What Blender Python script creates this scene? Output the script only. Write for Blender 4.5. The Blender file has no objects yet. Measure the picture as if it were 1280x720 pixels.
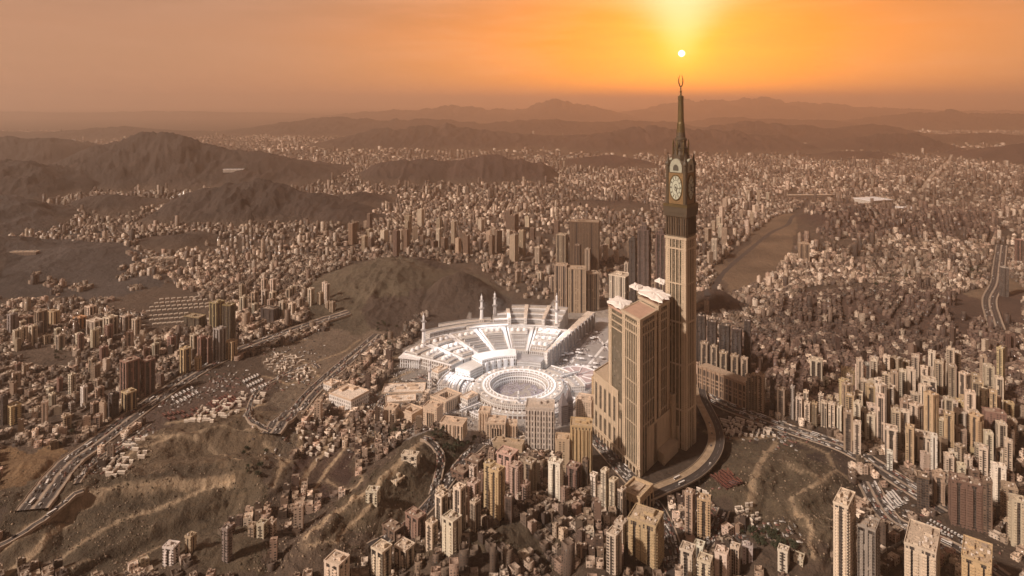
import bpy, math, random
import numpy as np
from mathutils import Vector

random.seed(7)
RNG = np.random.default_rng(11)
S = bpy.context.scene
C = S.collection
R = math.radians

# ------------------------------------------------------------------ camera
CAM_H, FPX, HOR = 555.0, 800.0, 128.0        # eye height (m), focal length (px of a 1280 px frame), eye-level row
cam_data = bpy.data.cameras.new('camera')
cam_data.sensor_width = 36.0
cam_data.lens = FPX / 1280 * 36.0
cam_data.shift_y = -(360 - HOR) / 1280
cam_data.clip_start = 1.0
cam_data.clip_end = 400000.0
cam = bpy.data.objects.new('camera', cam_data)
cam.location = (0, 0, CAM_H)
cam.rotation_euler = (R(90), 0, 0)
C.objects.link(cam)
S.camera = cam

# ------------------------------------------------------------------ world
SUN_DIR = Vector((0.265, 1.0, 0.0765)).normalized()      # the low sun over the far mountains
world = bpy.data.worlds.new('World')
S.world = world
world.use_nodes = True


class NT:
    """Tiny helper to write node graphs as expressions."""
    def __init__(self, tree):
        self.t = tree
        tree.nodes.clear()

    def new(self, kind, **kw):
        n = self.t.nodes.new(kind)
        for k, v in kw.items():
            setattr(n, k, v)
        return n

    def put(self, sock, v):
        if hasattr(v, 'is_output') or hasattr(v, 'links'):
            self.t.links.new(v, sock)
        else:
            if sock.type == 'RGBA' and hasattr(v, '__len__') and len(v) == 3:
                v = (*v, 1)
            sock.default_value = v

    def math(self, op, a, b=None, c=None, clamp=False):
        n = self.new('ShaderNodeMath', operation=op, use_clamp=clamp)
        for i, v in enumerate((a, b, c)):
            if v is not None:
                self.put(n.inputs[i], v)
        return n.outputs[0]

    def vmath(self, op, a, b=None):
        n = self.new('ShaderNodeVectorMath', operation=op)
        self.put(n.inputs[0], a)
        if b is not None:
            self.put(n.inputs[1], b)
        return n.outputs['Value'] if op in ('DOT_PRODUCT', 'LENGTH') else n.outputs[0]

    def mix(self, f, a, b, blend='MIX'):
        n = self.new('ShaderNodeMix', data_type='RGBA', blend_type=blend)
        self.put(n.inputs[0], f)
        self.put(n.inputs[6], a)
        self.put(n.inputs[7], b)
        return n.outputs[2]

    def smooth(self, x, lo, hi, a=0.0, b=1.0):
        n = self.new('ShaderNodeMapRange', interpolation_type='SMOOTHSTEP')
        self.put(n.inputs[0], x)
        for i, v in enumerate((lo, hi, a, b)):
            self.put(n.inputs[i + 1], v)
        return n.outputs[0]

    def ramp(self, x, stops):
        n = self.new('ShaderNodeValToRGB')
        self.put(n.inputs[0], x)
        e = n.color_ramp.elements
        while len(e) < len(stops):
            e.new(0.5)
        for i, (p, c) in enumerate(stops):
            e[i].position = p
            e[i].color = (*c, 1)
        return n.outputs[0]

    def noise(self, vec, scale, detail=3, rough=0.55):
        n = self.new('ShaderNodeTexNoise')
        if vec is not None:
            self.put(n.inputs['Vector'], vec)
        n.inputs['Scale'].default_value = scale
        n.inputs['Detail'].default_value = detail
        n.inputs['Roughness'].default_value = rough
        return n.outputs[0]


w = NT(world.node_tree)
g = w.new('ShaderNodeTexCoord').outputs['Generated']
sep = w.new('ShaderNodeSeparateXYZ'); w.put(sep.inputs[0], g)
dz = sep.outputs[2]
dot = w.math('MAXIMUM', w.vmath('DOT_PRODUCT', g, tuple(SUN_DIR)), 0.0)
# colour with height above the horizon: dusty rose low down, warm grey overhead
base = w.ramp(w.math('MAXIMUM', dz, 0.0), [
    (0.0, (0.50, 0.27, 0.155)), (0.035, (0.58, 0.285, 0.145)), (0.10, (0.62, 0.255, 0.115)),
    (0.22, (0.24, 0.16, 0.125)), (0.5, (0.07, 0.062, 0.060)), (1.0, (0.055, 0.053, 0.055))])
cl = w.noise(w.vmath('MULTIPLY', g, (3.0, 3.0, 26.0)), 2.2, 4, 0.6)
base = w.mix(w.smooth(cl, 0.38, 0.72, 0.0, 0.34), base, (0.80, 0.40, 0.24))
# the dusty sky well above the sun is brighter than the sky behind the viewer
fwd = w.math('MULTIPLY', w.smooth(sep.outputs[1], 0.1, 0.8), w.math('MULTIPLY', w.smooth(dz, 0.13, 0.22), w.smooth(dz, 0.34, 0.6, 1.0, 0.0)))
base = w.mix(fwd, base, (1.0, 0.56, 0.345))
# colour of the side away from the sun
away = w.smooth(dot, 0.78, 0.98, 1.0, 0.0)
base = w.mix(w.math('MULTIPLY', away, w.smooth(dz, 0.03, 0.40, 0.75, 0.0)), base, (0.46, 0.245, 0.165))


def lobe(n, k, col):
    return w.vmath('MULTIPLY', w.mix(1.0, (0, 0, 0), col), w.math('MULTIPLY', w.math('POWER', dot, n), k))


def vscale(v, f):
    return w.vmath('MULTIPLY', v, f)


def gray(f):
    n = w.new('ShaderNodeCombineXYZ')
    for i in range(3):
        w.put(n.inputs[i], f)
    return n.outputs[0]


sky = base
for n_, k_, c_ in ((11.0, 0.42, (1.0, 0.04, -0.26)), (60.0, 0.26, (1.0, 0.12, -0.40)), (1400.0, 0.30, (1.0, 0.75, 0.25)), (260.0, 0.34, (1.0, 0.30, 0.02))):
    sky = w.vmath('ADD', sky, vscale(gray(w.math('MULTIPLY', w.math('POWER', dot, n_), k_)), c_))
# fan of light rising from the sun
au = w.math('DIVIDE', sep.outputs[0], w.math('MAXIMUM', sep.outputs[1], 0.01))
dv = w.math('SUBTRACT', w.math('DIVIDE', dz, w.math('MAXIMUM', sep.outputs[1], 0.01)), 0.0775)
wid = w.math('ADD', 0.020, w.math('MULTIPLY', w.math('MAXIMUM', dv, 0.0), 0.55))
q = w.math('DIVIDE', w.math('SUBTRACT', au, 0.265), wid)
fan = w.math('EXPONENT', w.math('MULTIPLY', w.math('MULTIPLY', q, q), -1.0))
fan = w.math('MULTIPLY', fan, w.math('MULTIPLY', w.smooth(dv, -0.02, 0.07), w.smooth(dv, 0.10, 0.40, 1.0, 0.0)))
q2 = w.math('DIVIDE', q, 2.1)
fan2 = w.math('MULTIPLY', w.math('EXPONENT', w.math('MULTIPLY', w.math('MULTIPLY', q2, q2), -1.0)), w.math('MULTIPLY', w.smooth(dv, -0.05, 0.09), w.smooth(dv, 0.12, 0.45, 0.45, 0.0)))
fan = w.math('ADD', fan, fan2)
fan = w.math('MULTIPLY', fan, w.smooth(sep.outputs[1], 0.0, 0.3))
sky = w.vmath('ADD', sky, vscale(gray(fan), (0.50, 0.33, 0.30)))
disc = w.smooth(dot, math.cos(0.0056), math.cos(0.0034))
sky = w.vmath('ADD', sky, vscale(gray(disc), (6.0, 5.2, 3.4)))
sky = w.vmath('MAXIMUM', sky, (0, 0, 0))
bg = w.new('ShaderNodeBackground'); w.put(bg.inputs[0], sky); bg.inputs[1].default_value = 1.0
nish = w.new('ShaderNodeTexSky', sky_type='NISHITA', sun_disc=False)
nish.sun_elevation = R(4.3); nish.sun_rotation = R(14.8)
bg2 = w.new('ShaderNodeBackground'); w.put(bg2.inputs[0], vscale(nish.outputs[0], (0.45, 0.30, 0.22))); bg2.inputs[1].default_value = 0.05
add = w.new('ShaderNodeAddShader')
w.put(add.inputs[0], bg.outputs[0]); w.put(add.inputs[1], bg2.outputs[0])
w.put(w.new('ShaderNodeOutputWorld').inputs[0], add.outputs[0])

# ------------------------------------------------------------------ sun lamp (broad and soft, high behind the viewer's left shoulder)
sl = bpy.data.lights.new('sun', 'SUN')
sl.energy = 5.0
sl.angle = R(4)
sl.color = (1.0, 0.82, 0.68)
sun = bpy.data.objects.new('sun', sl)
sun.rotation_euler = Vector((0.74, 0.42, -0.66)).to_track_quat('-Z', 'Y').to_euler()
sun.location = (0, 0, 3000)
C.objects.link(sun)

S.view_settings.view_transform = 'Standard'
S.view_settings.look = 'None'
S.view_settings.exposure = -0.08
S.view_settings.gamma = 1.0
S.view_settings.use_curve_mapping = False
S.cycles.use_denoising = True
S.cycles.max_bounces = 4
S.cycles.volume_bounces = 2
S.cycles.transparent_max_bounces = 4

# ------------------------------------------------------------------ small maths


def hash2(ix, iy, seed):
    h = (ix.astype(np.int64) * 374761393 + iy.astype(np.int64) * 668265263 + seed * 974634599) & 0x7fffffff
    h = ((h ^ (h >> 13)) * 1274126177) & 0x7fffffff
    h = h ^ (h >> 16)
    return (h & 0xffff) / 65535.0


def vnoise(x, y, seed=0):
    x = np.asarray(x, float); y = np.asarray(y, float)
    ix = np.floor(x); iy = np.floor(y)
    fx = x - ix; fy = y - iy
    fx = fx * fx * fx * (fx * (fx * 6 - 15) + 10); fy = fy * fy * fy * (fy * (fy * 6 - 15) + 10)
    a = hash2(ix, iy, seed); b = hash2(ix + 1, iy, seed); c = hash2(ix, iy + 1, seed); d = hash2(ix + 1, iy + 1, seed)
    return (a + (b - a) * fx) * (1 - fy) + (c + (d - c) * fx) * fy


def fbm(x, y, oct=4, seed=0, ridged=False):
    s = 0.0; a = 0.5; f = 1.0; t = 0.0
    for k in range(oct):
        v = vnoise(x * f + 17.3 * k, y * f - 9.1 * k, seed + k)
        if ridged:
            v = 1 - abs(2 * v - 1)
        s = s + a * v; t += a; a *= 0.5; f *= 2.03
    return s / t


def flat(px, py, z=0.0):
    """Pixel of the photograph -> point of the level plane z."""
    y = FPX * (CAM_H - z) / (py - HOR)
    return (px - 640) * y / FPX, y


def hz(py, y):
    """Height of a point seen at row py when it stands y metres away."""
    return CAM_H - (py - HOR) * y / FPX


def inpoly(px, py, poly):
    px = np.asarray(px); py = np.asarray(py)
    r = np.zeros(px.shape, bool)
    n = len(poly)
    for i in range(n):
        x0, y0 = poly[i]; x1, y1 = poly[(i + 1) % n]
        if y0 == y1:
            continue
        c = ((y0 > py) != (y1 > py)) & (px < (x1 - x0) * (py - y0) / (y1 - y0) + x0)
        r ^= c
    return r

# ------------------------------------------------------------------ mesh helper


class MB:
    """Collects faces; build() links them as one mesh object with wall-metre UVs."""
    def __init__(self):
        self.v = []; self.f = []; self.m = []; self.mi = 0

    def add(self, vs, fs):
        o = len(self.v)
        self.v += [tuple(p) for p in vs]
        for q in fs:
            self.f.append(tuple(i + o for i in q)); self.m.append(self.mi)
        return self

    def prism(self, poly, z0, z1, top=True, bottom=False):
        """Extrude a footprint (counter-clockwise) from z0 to z1."""
        n = len(poly)
        vs = [(x, y, z0) for x, y in poly] + [(x, y, z1) for x, y in poly]
        fs = [(i, (i + 1) % n, n + (i + 1) % n, n + i) for i in range(n)]
        if top:
            fs.append(tuple(range(n, 2 * n)))
        if bottom:
            fs.append(tuple(reversed(range(n))))
        return self.add(vs, fs)

    def box(self, cx, cy, sx, sy, z0, z1, rot=0.0, bottom=False):
        c, s = math.cos(rot), math.sin(rot)
        poly = [(cx + a * sx / 2 * c - b * sy / 2 * s, cy + a * sx / 2 * s + b * sy / 2 * c) for a, b in ((-1, -1), (1, -1), (1, 1), (-1, 1))]
        return self.prism(poly, z0, z1, True, bottom)

    def rim(self, poly, z0, z1, t):
        """Parapet: a closed ring wall of thickness t round a footprint."""
        inn = inset(poly, t)
        n = len(poly)
        vs = [(x, y, z0) for x, y in poly] + [(x, y, z1) for x, y in poly] + [(x, y, z1) for x, y in inn] + [(x, y, z0) for x, y in inn]
        fs = []
        for i in range(n):
            j = (i + 1) % n
            fs += [(i, j, n + j, n + i), (n + i, n + j, 2 * n + j, 2 * n + i), (2 * n + i, 2 * n + j, 3 * n + j, 3 * n + i)]
        return self.add(vs, fs)

    def lathe(self, prof, seg=16, cx=0.0, cy=0.0, cap=True):
        n = len(prof); vs = []; fs = []
        for r, z in prof:
            for k in range(seg):
                a = 2 * math.pi * k / seg
                vs.append((cx + r * math.cos(a), cy + r * math.sin(a), z))
        for i in range(n - 1):
            for k in range(seg):
                l = (k + 1) % seg
                fs.append((i * seg + k, i * seg + l, (i + 1) * seg + l, (i + 1) * seg + k))
        if cap:
            fs.append(tuple((n - 1) * seg + k for k in range(seg)))
            fs.append(tuple(reversed(range(seg))))
        return self.add(vs, fs)

    def build(self, name, mat, parent=None, loc=None, smooth=False):
        me = bpy.data.meshes.new(name)
        me.from_pydata(self.v, [], self.f)
        mats = mat if isinstance(mat, (list, tuple)) else [mat]
        for m in mats:
            me.materials.append(m)
        if len(mats) > 1:
            me.polygons.foreach_set('material_index', self.m)
        wall_uv(me)
        if smooth:
            me.polygons.foreach_set('use_smooth', [True] * len(me.polygons))
        me.update()
        o = bpy.data.objects.new(name, me)
        C.objects.link(o)
        if parent is not None:
            o.parent = parent
            o.color = parent.color
        if loc is not None:
            o.location = loc
        return o


def inset(poly, t):
    n = len(poly); out = []
    for i in range(n):
        p0 = Vector(poly[i - 1]); p1 = Vector(poly[i]); p2 = Vector(poly[(i + 1) % n])
        d1 = (p1 - p0).normalized(); d2 = (p2 - p1).normalized()
        n1 = Vector((-d1.y, d1.x)); n2 = Vector((-d2.y, d2.x))
        b = n1 + n2
        k = t * 2 / max(b.length_squared, 0.3)
        out.append((p1.x + b.x * k, p1.y + b.y * k))
    return out


def wall_uv(me):
    n = len(me.loops)
    if not n:
        return
    co = np.empty(len(me.vertices) * 3, np.float32); me.vertices.foreach_get('co', co); co = co.reshape(-1, 3)
    vi = np.empty(n, np.int32); me.loops.foreach_get('vertex_index', vi)
    nf = len(me.polygons)
    nor = np.empty(nf * 3, np.float32); me.polygons.foreach_get('normal', nor); nor = nor.reshape(-1, 3)
    tot = np.empty(nf, np.int32); me.polygons.foreach_get('loop_total', tot)
    fn = np.repeat(nor, tot, axis=0)
    p = co[vi]
    horiz = np.abs(fn[:, 2]) > 0.7
    t = np.stack([-fn[:, 1], fn[:, 0]], 1)
    t /= np.maximum(np.linalg.norm(t, axis=1, keepdims=True), 1e-6)
    u = p[:, 0] * t[:, 0] + p[:, 1] * t[:, 1]; v = p[:, 2].copy()
    u[horiz] = p[horiz, 0]; v[horiz] = p[horiz, 1]
    uv = me.uv_layers.new(name='UVMap')
    uv.data.foreach_set('uv', np.stack([u, v], 1).astype(np.float32).ravel())


def tag(o, label=None, cat=None, group=None, kind=None):
    for k, v in (('label', label), ('category', cat), ('group', group), ('kind', kind)):
        if v:
            o[k] = v
    return o


def empty(name, loc, rz=0.0, color=(1, 1, 1)):
    o = bpy.data.objects.new(name, None)
    o.empty_display_size = 5
    C.objects.link(o)
    o.location = loc
    o.rotation_euler = (0, 0, rz)
    o.color = (*color, 1)
    return o


# ------------------------------------------------------------------ terrain
# ridge lines: [(column, row of the crest), ...], distance of the crest, depth of the near and the far slope, ruggedness
HILLS = [
    # far silhouettes
    ([(380, 141), (470, 139), (520, 137), (548, 134), (566, 130), (585, 136), (640, 137), (668, 131), (690, 125), (703, 124), (722, 131), (750, 136), (800, 140)], 23000, 5000, 6000, 0.22),
    ([(770, 142), (800, 136), (830, 131), (850, 127), (880, 128), (905, 124), (930, 123), (960, 124), (985, 129), (1010, 127), (1040, 131), (1080, 133), (1110, 136), (1180, 138), (1290, 139), (1400, 138), (1600, 141)], 25000, 5000, 6000, 0.22),
    ([(-400, 141), (-100, 138), (80, 141), (200, 139), (330, 141), (420, 139)], 27000, 5000, 6000, 0.2),
    ([(1060, 150), (1120, 143), (1180, 140), (1230, 142), (1290, 141), (1500, 146)], 15500, 2500, 3000, 0.22),
    ([(860, 150), (900, 147), (980, 150), (1040, 150), (1090, 156)], 15000, 2500, 3000, 0.22),
    # middle ranges fading in the haze
    ([(280, 162), (330, 156), (395, 148), (430, 147), (470, 150), (520, 149), (560, 150), (600, 155), (650, 150), (690, 149), (735, 153), (790, 150), (850, 153), (900, 160)], 12500, 2200, 3000, 0.16),
    ([(30, 172), (90, 162), (140, 158), (190, 162), (250, 168), (300, 175)], 10500, 1500, 2000, 0.16),
    ([(-300, 170), (-100, 160), (20, 168), (60, 172)], 10000, 1500, 2000, 0.16),
    ([(395, 186), (430, 170), (470, 163), (510, 160), (545, 156), (590, 159), (640, 166), (700, 170), (760, 168), (800, 176)], 8600, 1300, 2000, 0.18),
    ([(690, 182), (740, 168), (790, 160), (840, 158), (880, 162), (930, 164), (980, 170), (1010, 180)], 8000, 1200, 1800, 0.18),
    ([(860, 172), (900, 156), (940, 152), (975, 154), (1010, 158), (1050, 162), (1090, 156), (1120, 160), (1160, 168), (1200, 172)], 10000, 1700, 2400, 0.18),
    ([(1010, 196), (1050, 178), (1090, 170), (1130, 166), (1160, 172), (1185, 186)], 7600, 900, 1300, 0.18),
    ([(1165, 178), (1200, 168), (1245, 166), (1280, 172), (1350, 168)], 9200, 1200, 1500, 0.18),
    ([(1000, 206), (1030, 194), (1060, 189), (1100, 190), (1130, 198), (1150, 206)], 6300, 500, 700, 0.2),
    ([(1195, 200), (1230, 189), (1262, 181), (1300, 176), (1400, 172), (1500, 190)], 6100, 700, 1000, 0.2),
    # left mountains
    ([(-300, 178), (-150, 168), (0, 171), (35, 170), (75, 175), (110, 188), (140, 204)], 6000, 900, 1400, 0.2),
    ([(60, 214), (85, 196), (125, 179), (165, 171), (200, 168), (232, 172), (262, 181), (300, 187), (340, 193), (375, 203), (415, 214), (440, 226)], 4700, 750, 1100, 0.22),
    ([(-350, 200), (-200, 180), (-60, 190), (0, 199), (30, 201), (62, 209), (90, 226), (110, 244)], 3900, 500, 800, 0.2),
    ([(195, 272), (225, 248), (262, 234), (300, 226), (320, 223), (345, 229), (372, 240), (405, 244), (440, 252), (470, 262), (490, 277)], 3150, 330, 500, 0.22),
    ([(75, 262), (110, 246), (140, 242), (175, 252), (195, 266)], 3300, 260, 400, 0.2),
    ([(-300, 226), (-120, 230), (-20, 240), (20, 250), (62, 266), (100, 282), (150, 308)], 2900, 620, 500, 0.2),
    ([(-250, 276), (-60, 288), (10, 298), (60, 310), (110, 308), (150, 318), (200, 348)], 2250, 400, 330, 0.2),
    ([(120, 372), (150, 354), (185, 346), (215, 350), (245, 356), (268, 368)], 1990, 90, 150, 0.16),
    ([(-200, 370), (-40, 372), (20, 380), (70, 384), (110, 398)], 1830, 120, 200, 0.16),
    # dark ridges in the middle
    ([(440, 222), (470, 205), (505, 200), (530, 197), (560, 203), (590, 197), (620, 194), (650, 200), (680, 203), (700, 212)], 4700, 420, 700, 0.22),
    ([(690, 208), (720, 198), (760, 193), (800, 199), (825, 207)], 5600, 450, 700, 0.2),
    ([(395, 250), (420, 243), (450, 239), (478, 246), (500, 256)], 3500, 240, 300, 0.2),
    ([(372, 276), (410, 260), (450, 262), (500, 274)], 2950, 260, 300, 0.2),
    ([(140, 316), (190, 296), (235, 291), (275, 306)], 2520, 260, 260, 0.2),
    ([(700, 262), (740, 250), (790, 252), (830, 266)], 3400, 240, 260, 0.2),
    # bare hill behind the great courtyard
    ([(370, 366), (410, 346), (450, 332), (488, 322), (520, 331), (560, 343), (600, 349), (625, 358), (648, 372)], 1960, 390, 330, 0.2),
    ([(520, 366), (550, 346), (575, 340), (600, 348), (628, 360)], 1800, 190, 200, 0.18),
    # low built-up hills on the right
    ([(1000, 292), (1030, 268), (1070, 258), (1110, 264), (1150, 272), (1195, 264), (1225, 274), (1250, 292)], 2800, 230, 400, 0.12),
    ([(862, 392), (880, 368), (895, 360), (912, 368), (926, 388)], 1760, 110, 130, 0.12),
    ([(930, 420), (990, 388), (1060, 372), (1140, 366), (1220, 384), (1300, 400), (1420, 420)], 1750, 330, 300, 0.08),
]


# mounds near the viewer: (crest line in map columns and rows), height, half width in metres
MOUNDS = [
    ([(396, 700), (440, 655), (480, 616), (515, 584), (545, 560)], 24, 66),
    ([(205, 566), (270, 548), (345, 548)], 26, 95),
    ([(-40, 664), (90, 630), (200, 616), (300, 608)], 26, 120),
    ([(930, 625), (972, 592), (1012, 604), (1004, 655), (985, 700)], 26, 80),
    ([(590, 715), (650, 675), (705, 664), (745, 700)], 30, 95),
    ([(-20, 640), (40, 590)], 12, 60),
    ([(250, 705), (330, 690)], 16, 70),
]
# cut banks: the ground drops by so many metres below a line of map columns and rows
CUTS = [([52, 110, 150, 205, 262, 300, 332], [660, 634, 626, 622, 616, 612, 612], 15),
        ([70, 110, 150, 205, 262, 300], [724, 698, 674, 655, 634, 616], 9),
        ([930, 960, 990, 1020, 1050], [652, 640, 655, 640, 620], 6)]


def seg_dist(x, y, pts):
    d = np.full(x.shape, 1e9)
    for (ax, ay), (bx, by) in zip(pts, pts[1:]):
        vx, vy = bx - ax, by - ay
        t = np.clip(((x - ax) * vx + (y - ay) * vy) / (vx * vx + vy * vy), 0, 1)
        d = np.minimum(d, np.hypot(x - ax - t * vx, y - ay - t * vy))
    return d


def near_relief(x, y):
    m = np.zeros(x.shape)
    sel = (y > 420) & (y < 1300)
    if not sel.any():
        return m
    X = x[sel]; Y = y[sel]
    wx = X + 26 * (fbm(X / 55, Y / 55, 3, 201) - .5); wy = Y + 26 * (fbm(X / 55, Y / 55, 3, 203) - .5)
    h = np.zeros(X.shape)
    for line, H, wd in MOUNDS:
        t = np.clip(1 - seg_dist(wx, wy, [flat(*p) for p in line]) / wd, 0, 1)
        h = np.maximum(h, H * t * t * (3 - 2 * t) * (0.75 + 0.5 * fbm(X / 40, Y / 40, 3, 205, True)))
    h = h + np.clip(h / 8, 0, 1) * (4.0 * (fbm(X / 24, Y / 30, 4, 207, True) - .62) + 1.1 * np.sin(h * 1.15 + 3 * fbm(X / 50, Y / 50, 2, 209)))
    px = 640 + FPX * wx / wy; py = HOR + FPX * CAM_H / wy
    for cs, rs, drop in CUTS:
        f = np.clip((px - cs[0]) / 25, 0, 1) * np.clip((cs[-1] - px) / 25, 0, 1)
        t = np.clip((py - np.interp(px, cs, rs)) / 6, 0, 1); back = np.clip(1 - (py - np.interp(px, cs, rs) - 14) / 50, 0, 1)
        h = h - drop * f * t * t * (3 - 2 * t) * back
    m[sel] = h
    return m


def height(x, y, detail=True):
    x = np.asarray(x, float); y = np.asarray(y, float)
    h = 5.0 * (fbm(x / 420, y / 420, 3, 5) - 0.5)
    wx = 0; wy = 0
    big = np.zeros(x.shape)
    for i, (line, yr, front, back, rug) in enumerate(HILLS):
        sc = max(min(front * 0.55, yr * (0.028 if yr > 7000 else 0.06)), 60.0)
        sel = (y > yr - front * 1.35) & (y < yr + back * 1.35)
        lo = (line[0][0] - 640 - 90) * yr / FPX; hi = (line[-1][0] - 640 + 90) * yr / FPX
        sel &= (x > lo) & (x < hi)
        if not sel.any():
            continue
        xs = x[sel]; ys = y[sel]
        n1 = fbm(xs / sc, ys / sc, 3, 31 + i) - 0.5
        n2 = fbm(xs / sc + 50, ys / sc - 31, 3, 67 + i) - 0.5
        xw = xs + n1 * sc * 0.55; yw = ys + n2 * sc * 0.75
        cols = [640 + (c - 640) for c, r in line]
        zs = [max(0.0, hz(r, yr)) for c, r in line]
        zs[0] = min(zs[0], 0.0) if line[0][0] > -20 else zs[0]
        zs[-1] = 0.0 if line[-1][0] < 1300 else zs[-1]
        px = 640 + FPX * xw / yr
        # smooth the crest line
        crest = (np.interp(px, cols, zs) * 2 + np.interp(px - 7, cols, zs) + np.interp(px + 7, cols, zs)) / 4
        if yr > 2600:
            crest = crest * (1 + (0.8 if yr > 14000 else 0.55 if yr > 7000 else 0.15) * (fbm(px / (13 if yr > 7000 else 20) + 7 * i, yw / (yr * .06), 4, 140 + i) - 0.5))
        t = np.where(yw < yr, (yr - yw) / front, (yw - yr) / back)
        prof = np.clip(1 - t, 0, 1)
        prof = prof ** 1.25 * (1.25 - 0.25 * prof)
        rd = fbm(xs / (sc * 0.62), ys / (sc * 0.62), 5 if detail else 3, 91 + i, True)
        rd2 = fbm(xs / (sc * 0.2), ys / (sc * 0.26), 4, 191 + i, True)
        hh = crest * (prof * (1 + rug * 0.8 * (rd - 0.62)) + rug * (0.9 * (rd - 0.62) + 0.32 * (rd2 - 0.62)) * np.clip(4 * prof * (1 - prof), 0, 1))
        gl = fbm(xw / (sc * 0.5), yw / (sc * 2.4), 4, 251 + i, True)
        hh = hh + crest * (1.5 * rug if yr < 2100 else 0.8 * rug) * (gl - 0.6) * np.clip(4 * prof * (1 - prof), 0, 1)
        hh = np.maximum(hh, 0) + crest * 0.10 * rug / 0.2 * (rd2 - 0.62) * np.clip(prof * 3, 0, 1)
        v = big[sel]
        big[sel] = np.maximum(v, hh)
    return h * np.clip(1 - big / 40, 0.2, 1) + big + near_relief(x, y)


def h1(x, y):
    return float(height(np.array([x]), np.array([y]), True)[0])


def hit(px, py):
    """First point of the terrain seen through a pixel."""
    k = (px - 640) / FPX; s = (py - HOR) / FPX
    y0 = FPX * CAM_H / (py - HOR)
    ys = np.linspace(max(350, y0 * 0.55), y0 * 1.06 + 5, 260)
    zr = CAM_H - s * ys
    hh = height(ys * k, ys)
    below = np.nonzero(zr <= hh)[0]
    i = below[0] if len(below) else len(ys) - 1
    if i > 0:
        a = zr[i - 1] - hh[i - 1]; b = hh[i] - zr[i]
        t = a / (a + b) if a + b > 1e-9 else 0
        y = ys[i - 1] + (ys[i] - ys[i - 1]) * t
    else:
        y = ys[0]
    return y * k, y, CAM_H - s * y


# ground colours by area: polygons in map coordinates given through the columns and rows where level ground shows
def hexc(s):
    return tuple(((int(s[i:i + 2], 16) / 255 + 0.055) / 1.055) ** 2.4 if int(s[i:i + 2], 16) > 10 else int(s[i:i + 2], 16) / 255 / 12.92 for i in (0, 2, 4))


DUST, ROCK, RUST, EARTH, SCRUB, PALE = (0.185, 0.130, 0.094), (0.095, 0.070, 0.058), (0.118, 0.070, 0.060), (0.33, 0.235, 0.15), (0.20, 0.148, 0.095), (0.47, 0.37, 0.28)
AREAS = [
    ([(0, 560), (75, 560), (60, 640), (0, 640)], (0.40, 0.25, 0.13)),                       # ploughed brown lot by the motorway
    ([(0, 628), (120, 600), (330, 590), (330, 720), (0, 720)], SCRUB),
    ([(150, 560), (230, 520), (340, 510), (380, 560), (330, 595), (150, 612)], EARTH),
    ([(200, 490), (330, 470), (330, 500), (260, 520), (180, 540), (160, 520)], (0.26, 0.175, 0.14)),
    ([(345, 480), (420, 465), (500, 440), (520, 480), (505, 545), (440, 575), (380, 600), (335, 560)], (0.36, 0.28, 0.205)),
    ([(320, 430), (440, 405), (470, 420), (400, 470), (340, 460)], (0.38, 0.29, 0.215)),       # oval earth lot
    ([(380, 560), (440, 560), (445, 600), (400, 625), (370, 600)], (0.135, 0.075, 0.06)),       # dark red pit
    ([(420, 640), (520, 560), (590, 560), (590, 600), (500, 680), (400, 690)], SCRUB),
    ([(560, 640), (660, 610), (760, 640), (770, 720), (520, 720)], SCRUB),
    ([(905, 545), (960, 540), (1060, 590), (1050, 700), (930, 680), (890, 620)], (0.25, 0.19, 0.125)),
    ([(880, 520), (960, 520), (1065, 560), (1065, 590), (960, 545), (905, 548)], (0.14, 0.095, 0.075)),
    ([(525, 405), (700, 375), (770, 395), (790, 480), (760, 560), (500, 560), (500, 470)], (0.80, 0.72, 0.66)),  # pale stone round the courtyard
    ([(890, 330), (960, 270), (1010, 262), (1000, 300), (960, 350), (905, 372)], (0.36, 0.25, 0.165)),  # open valley floor
    ([(1130, 370), (1200, 375), (1280, 330), (1280, 420), (1180, 410)], (0.36, 0.255, 0.17)),
    ([(880, 370), (1280, 370), (1280, 500), (1060, 510), (880, 440)], (0.17, 0.105, 0.08)),       # old quarter on the hill
    ([(0, 280), (150, 290), (200, 350), (140, 380), (0, 372)], (0.125, 0.105, 0.098)),
    ([(385, 402), (378, 366), (420, 342), (490, 330), (560, 345), (600, 352), (645, 372), (600, 380), (520, 395), (500, 425), (430, 412)], (0.215, 0.170, 0.115)),
    ([(450, 392), (520, 376), (640, 372), (690, 378), (600, 398), (520, 420), (490, 440), (460, 410)], (0.155, 0.108, 0.082)),  # shadow on the bare hill's front, painted in as reddish brown ground
]


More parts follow.
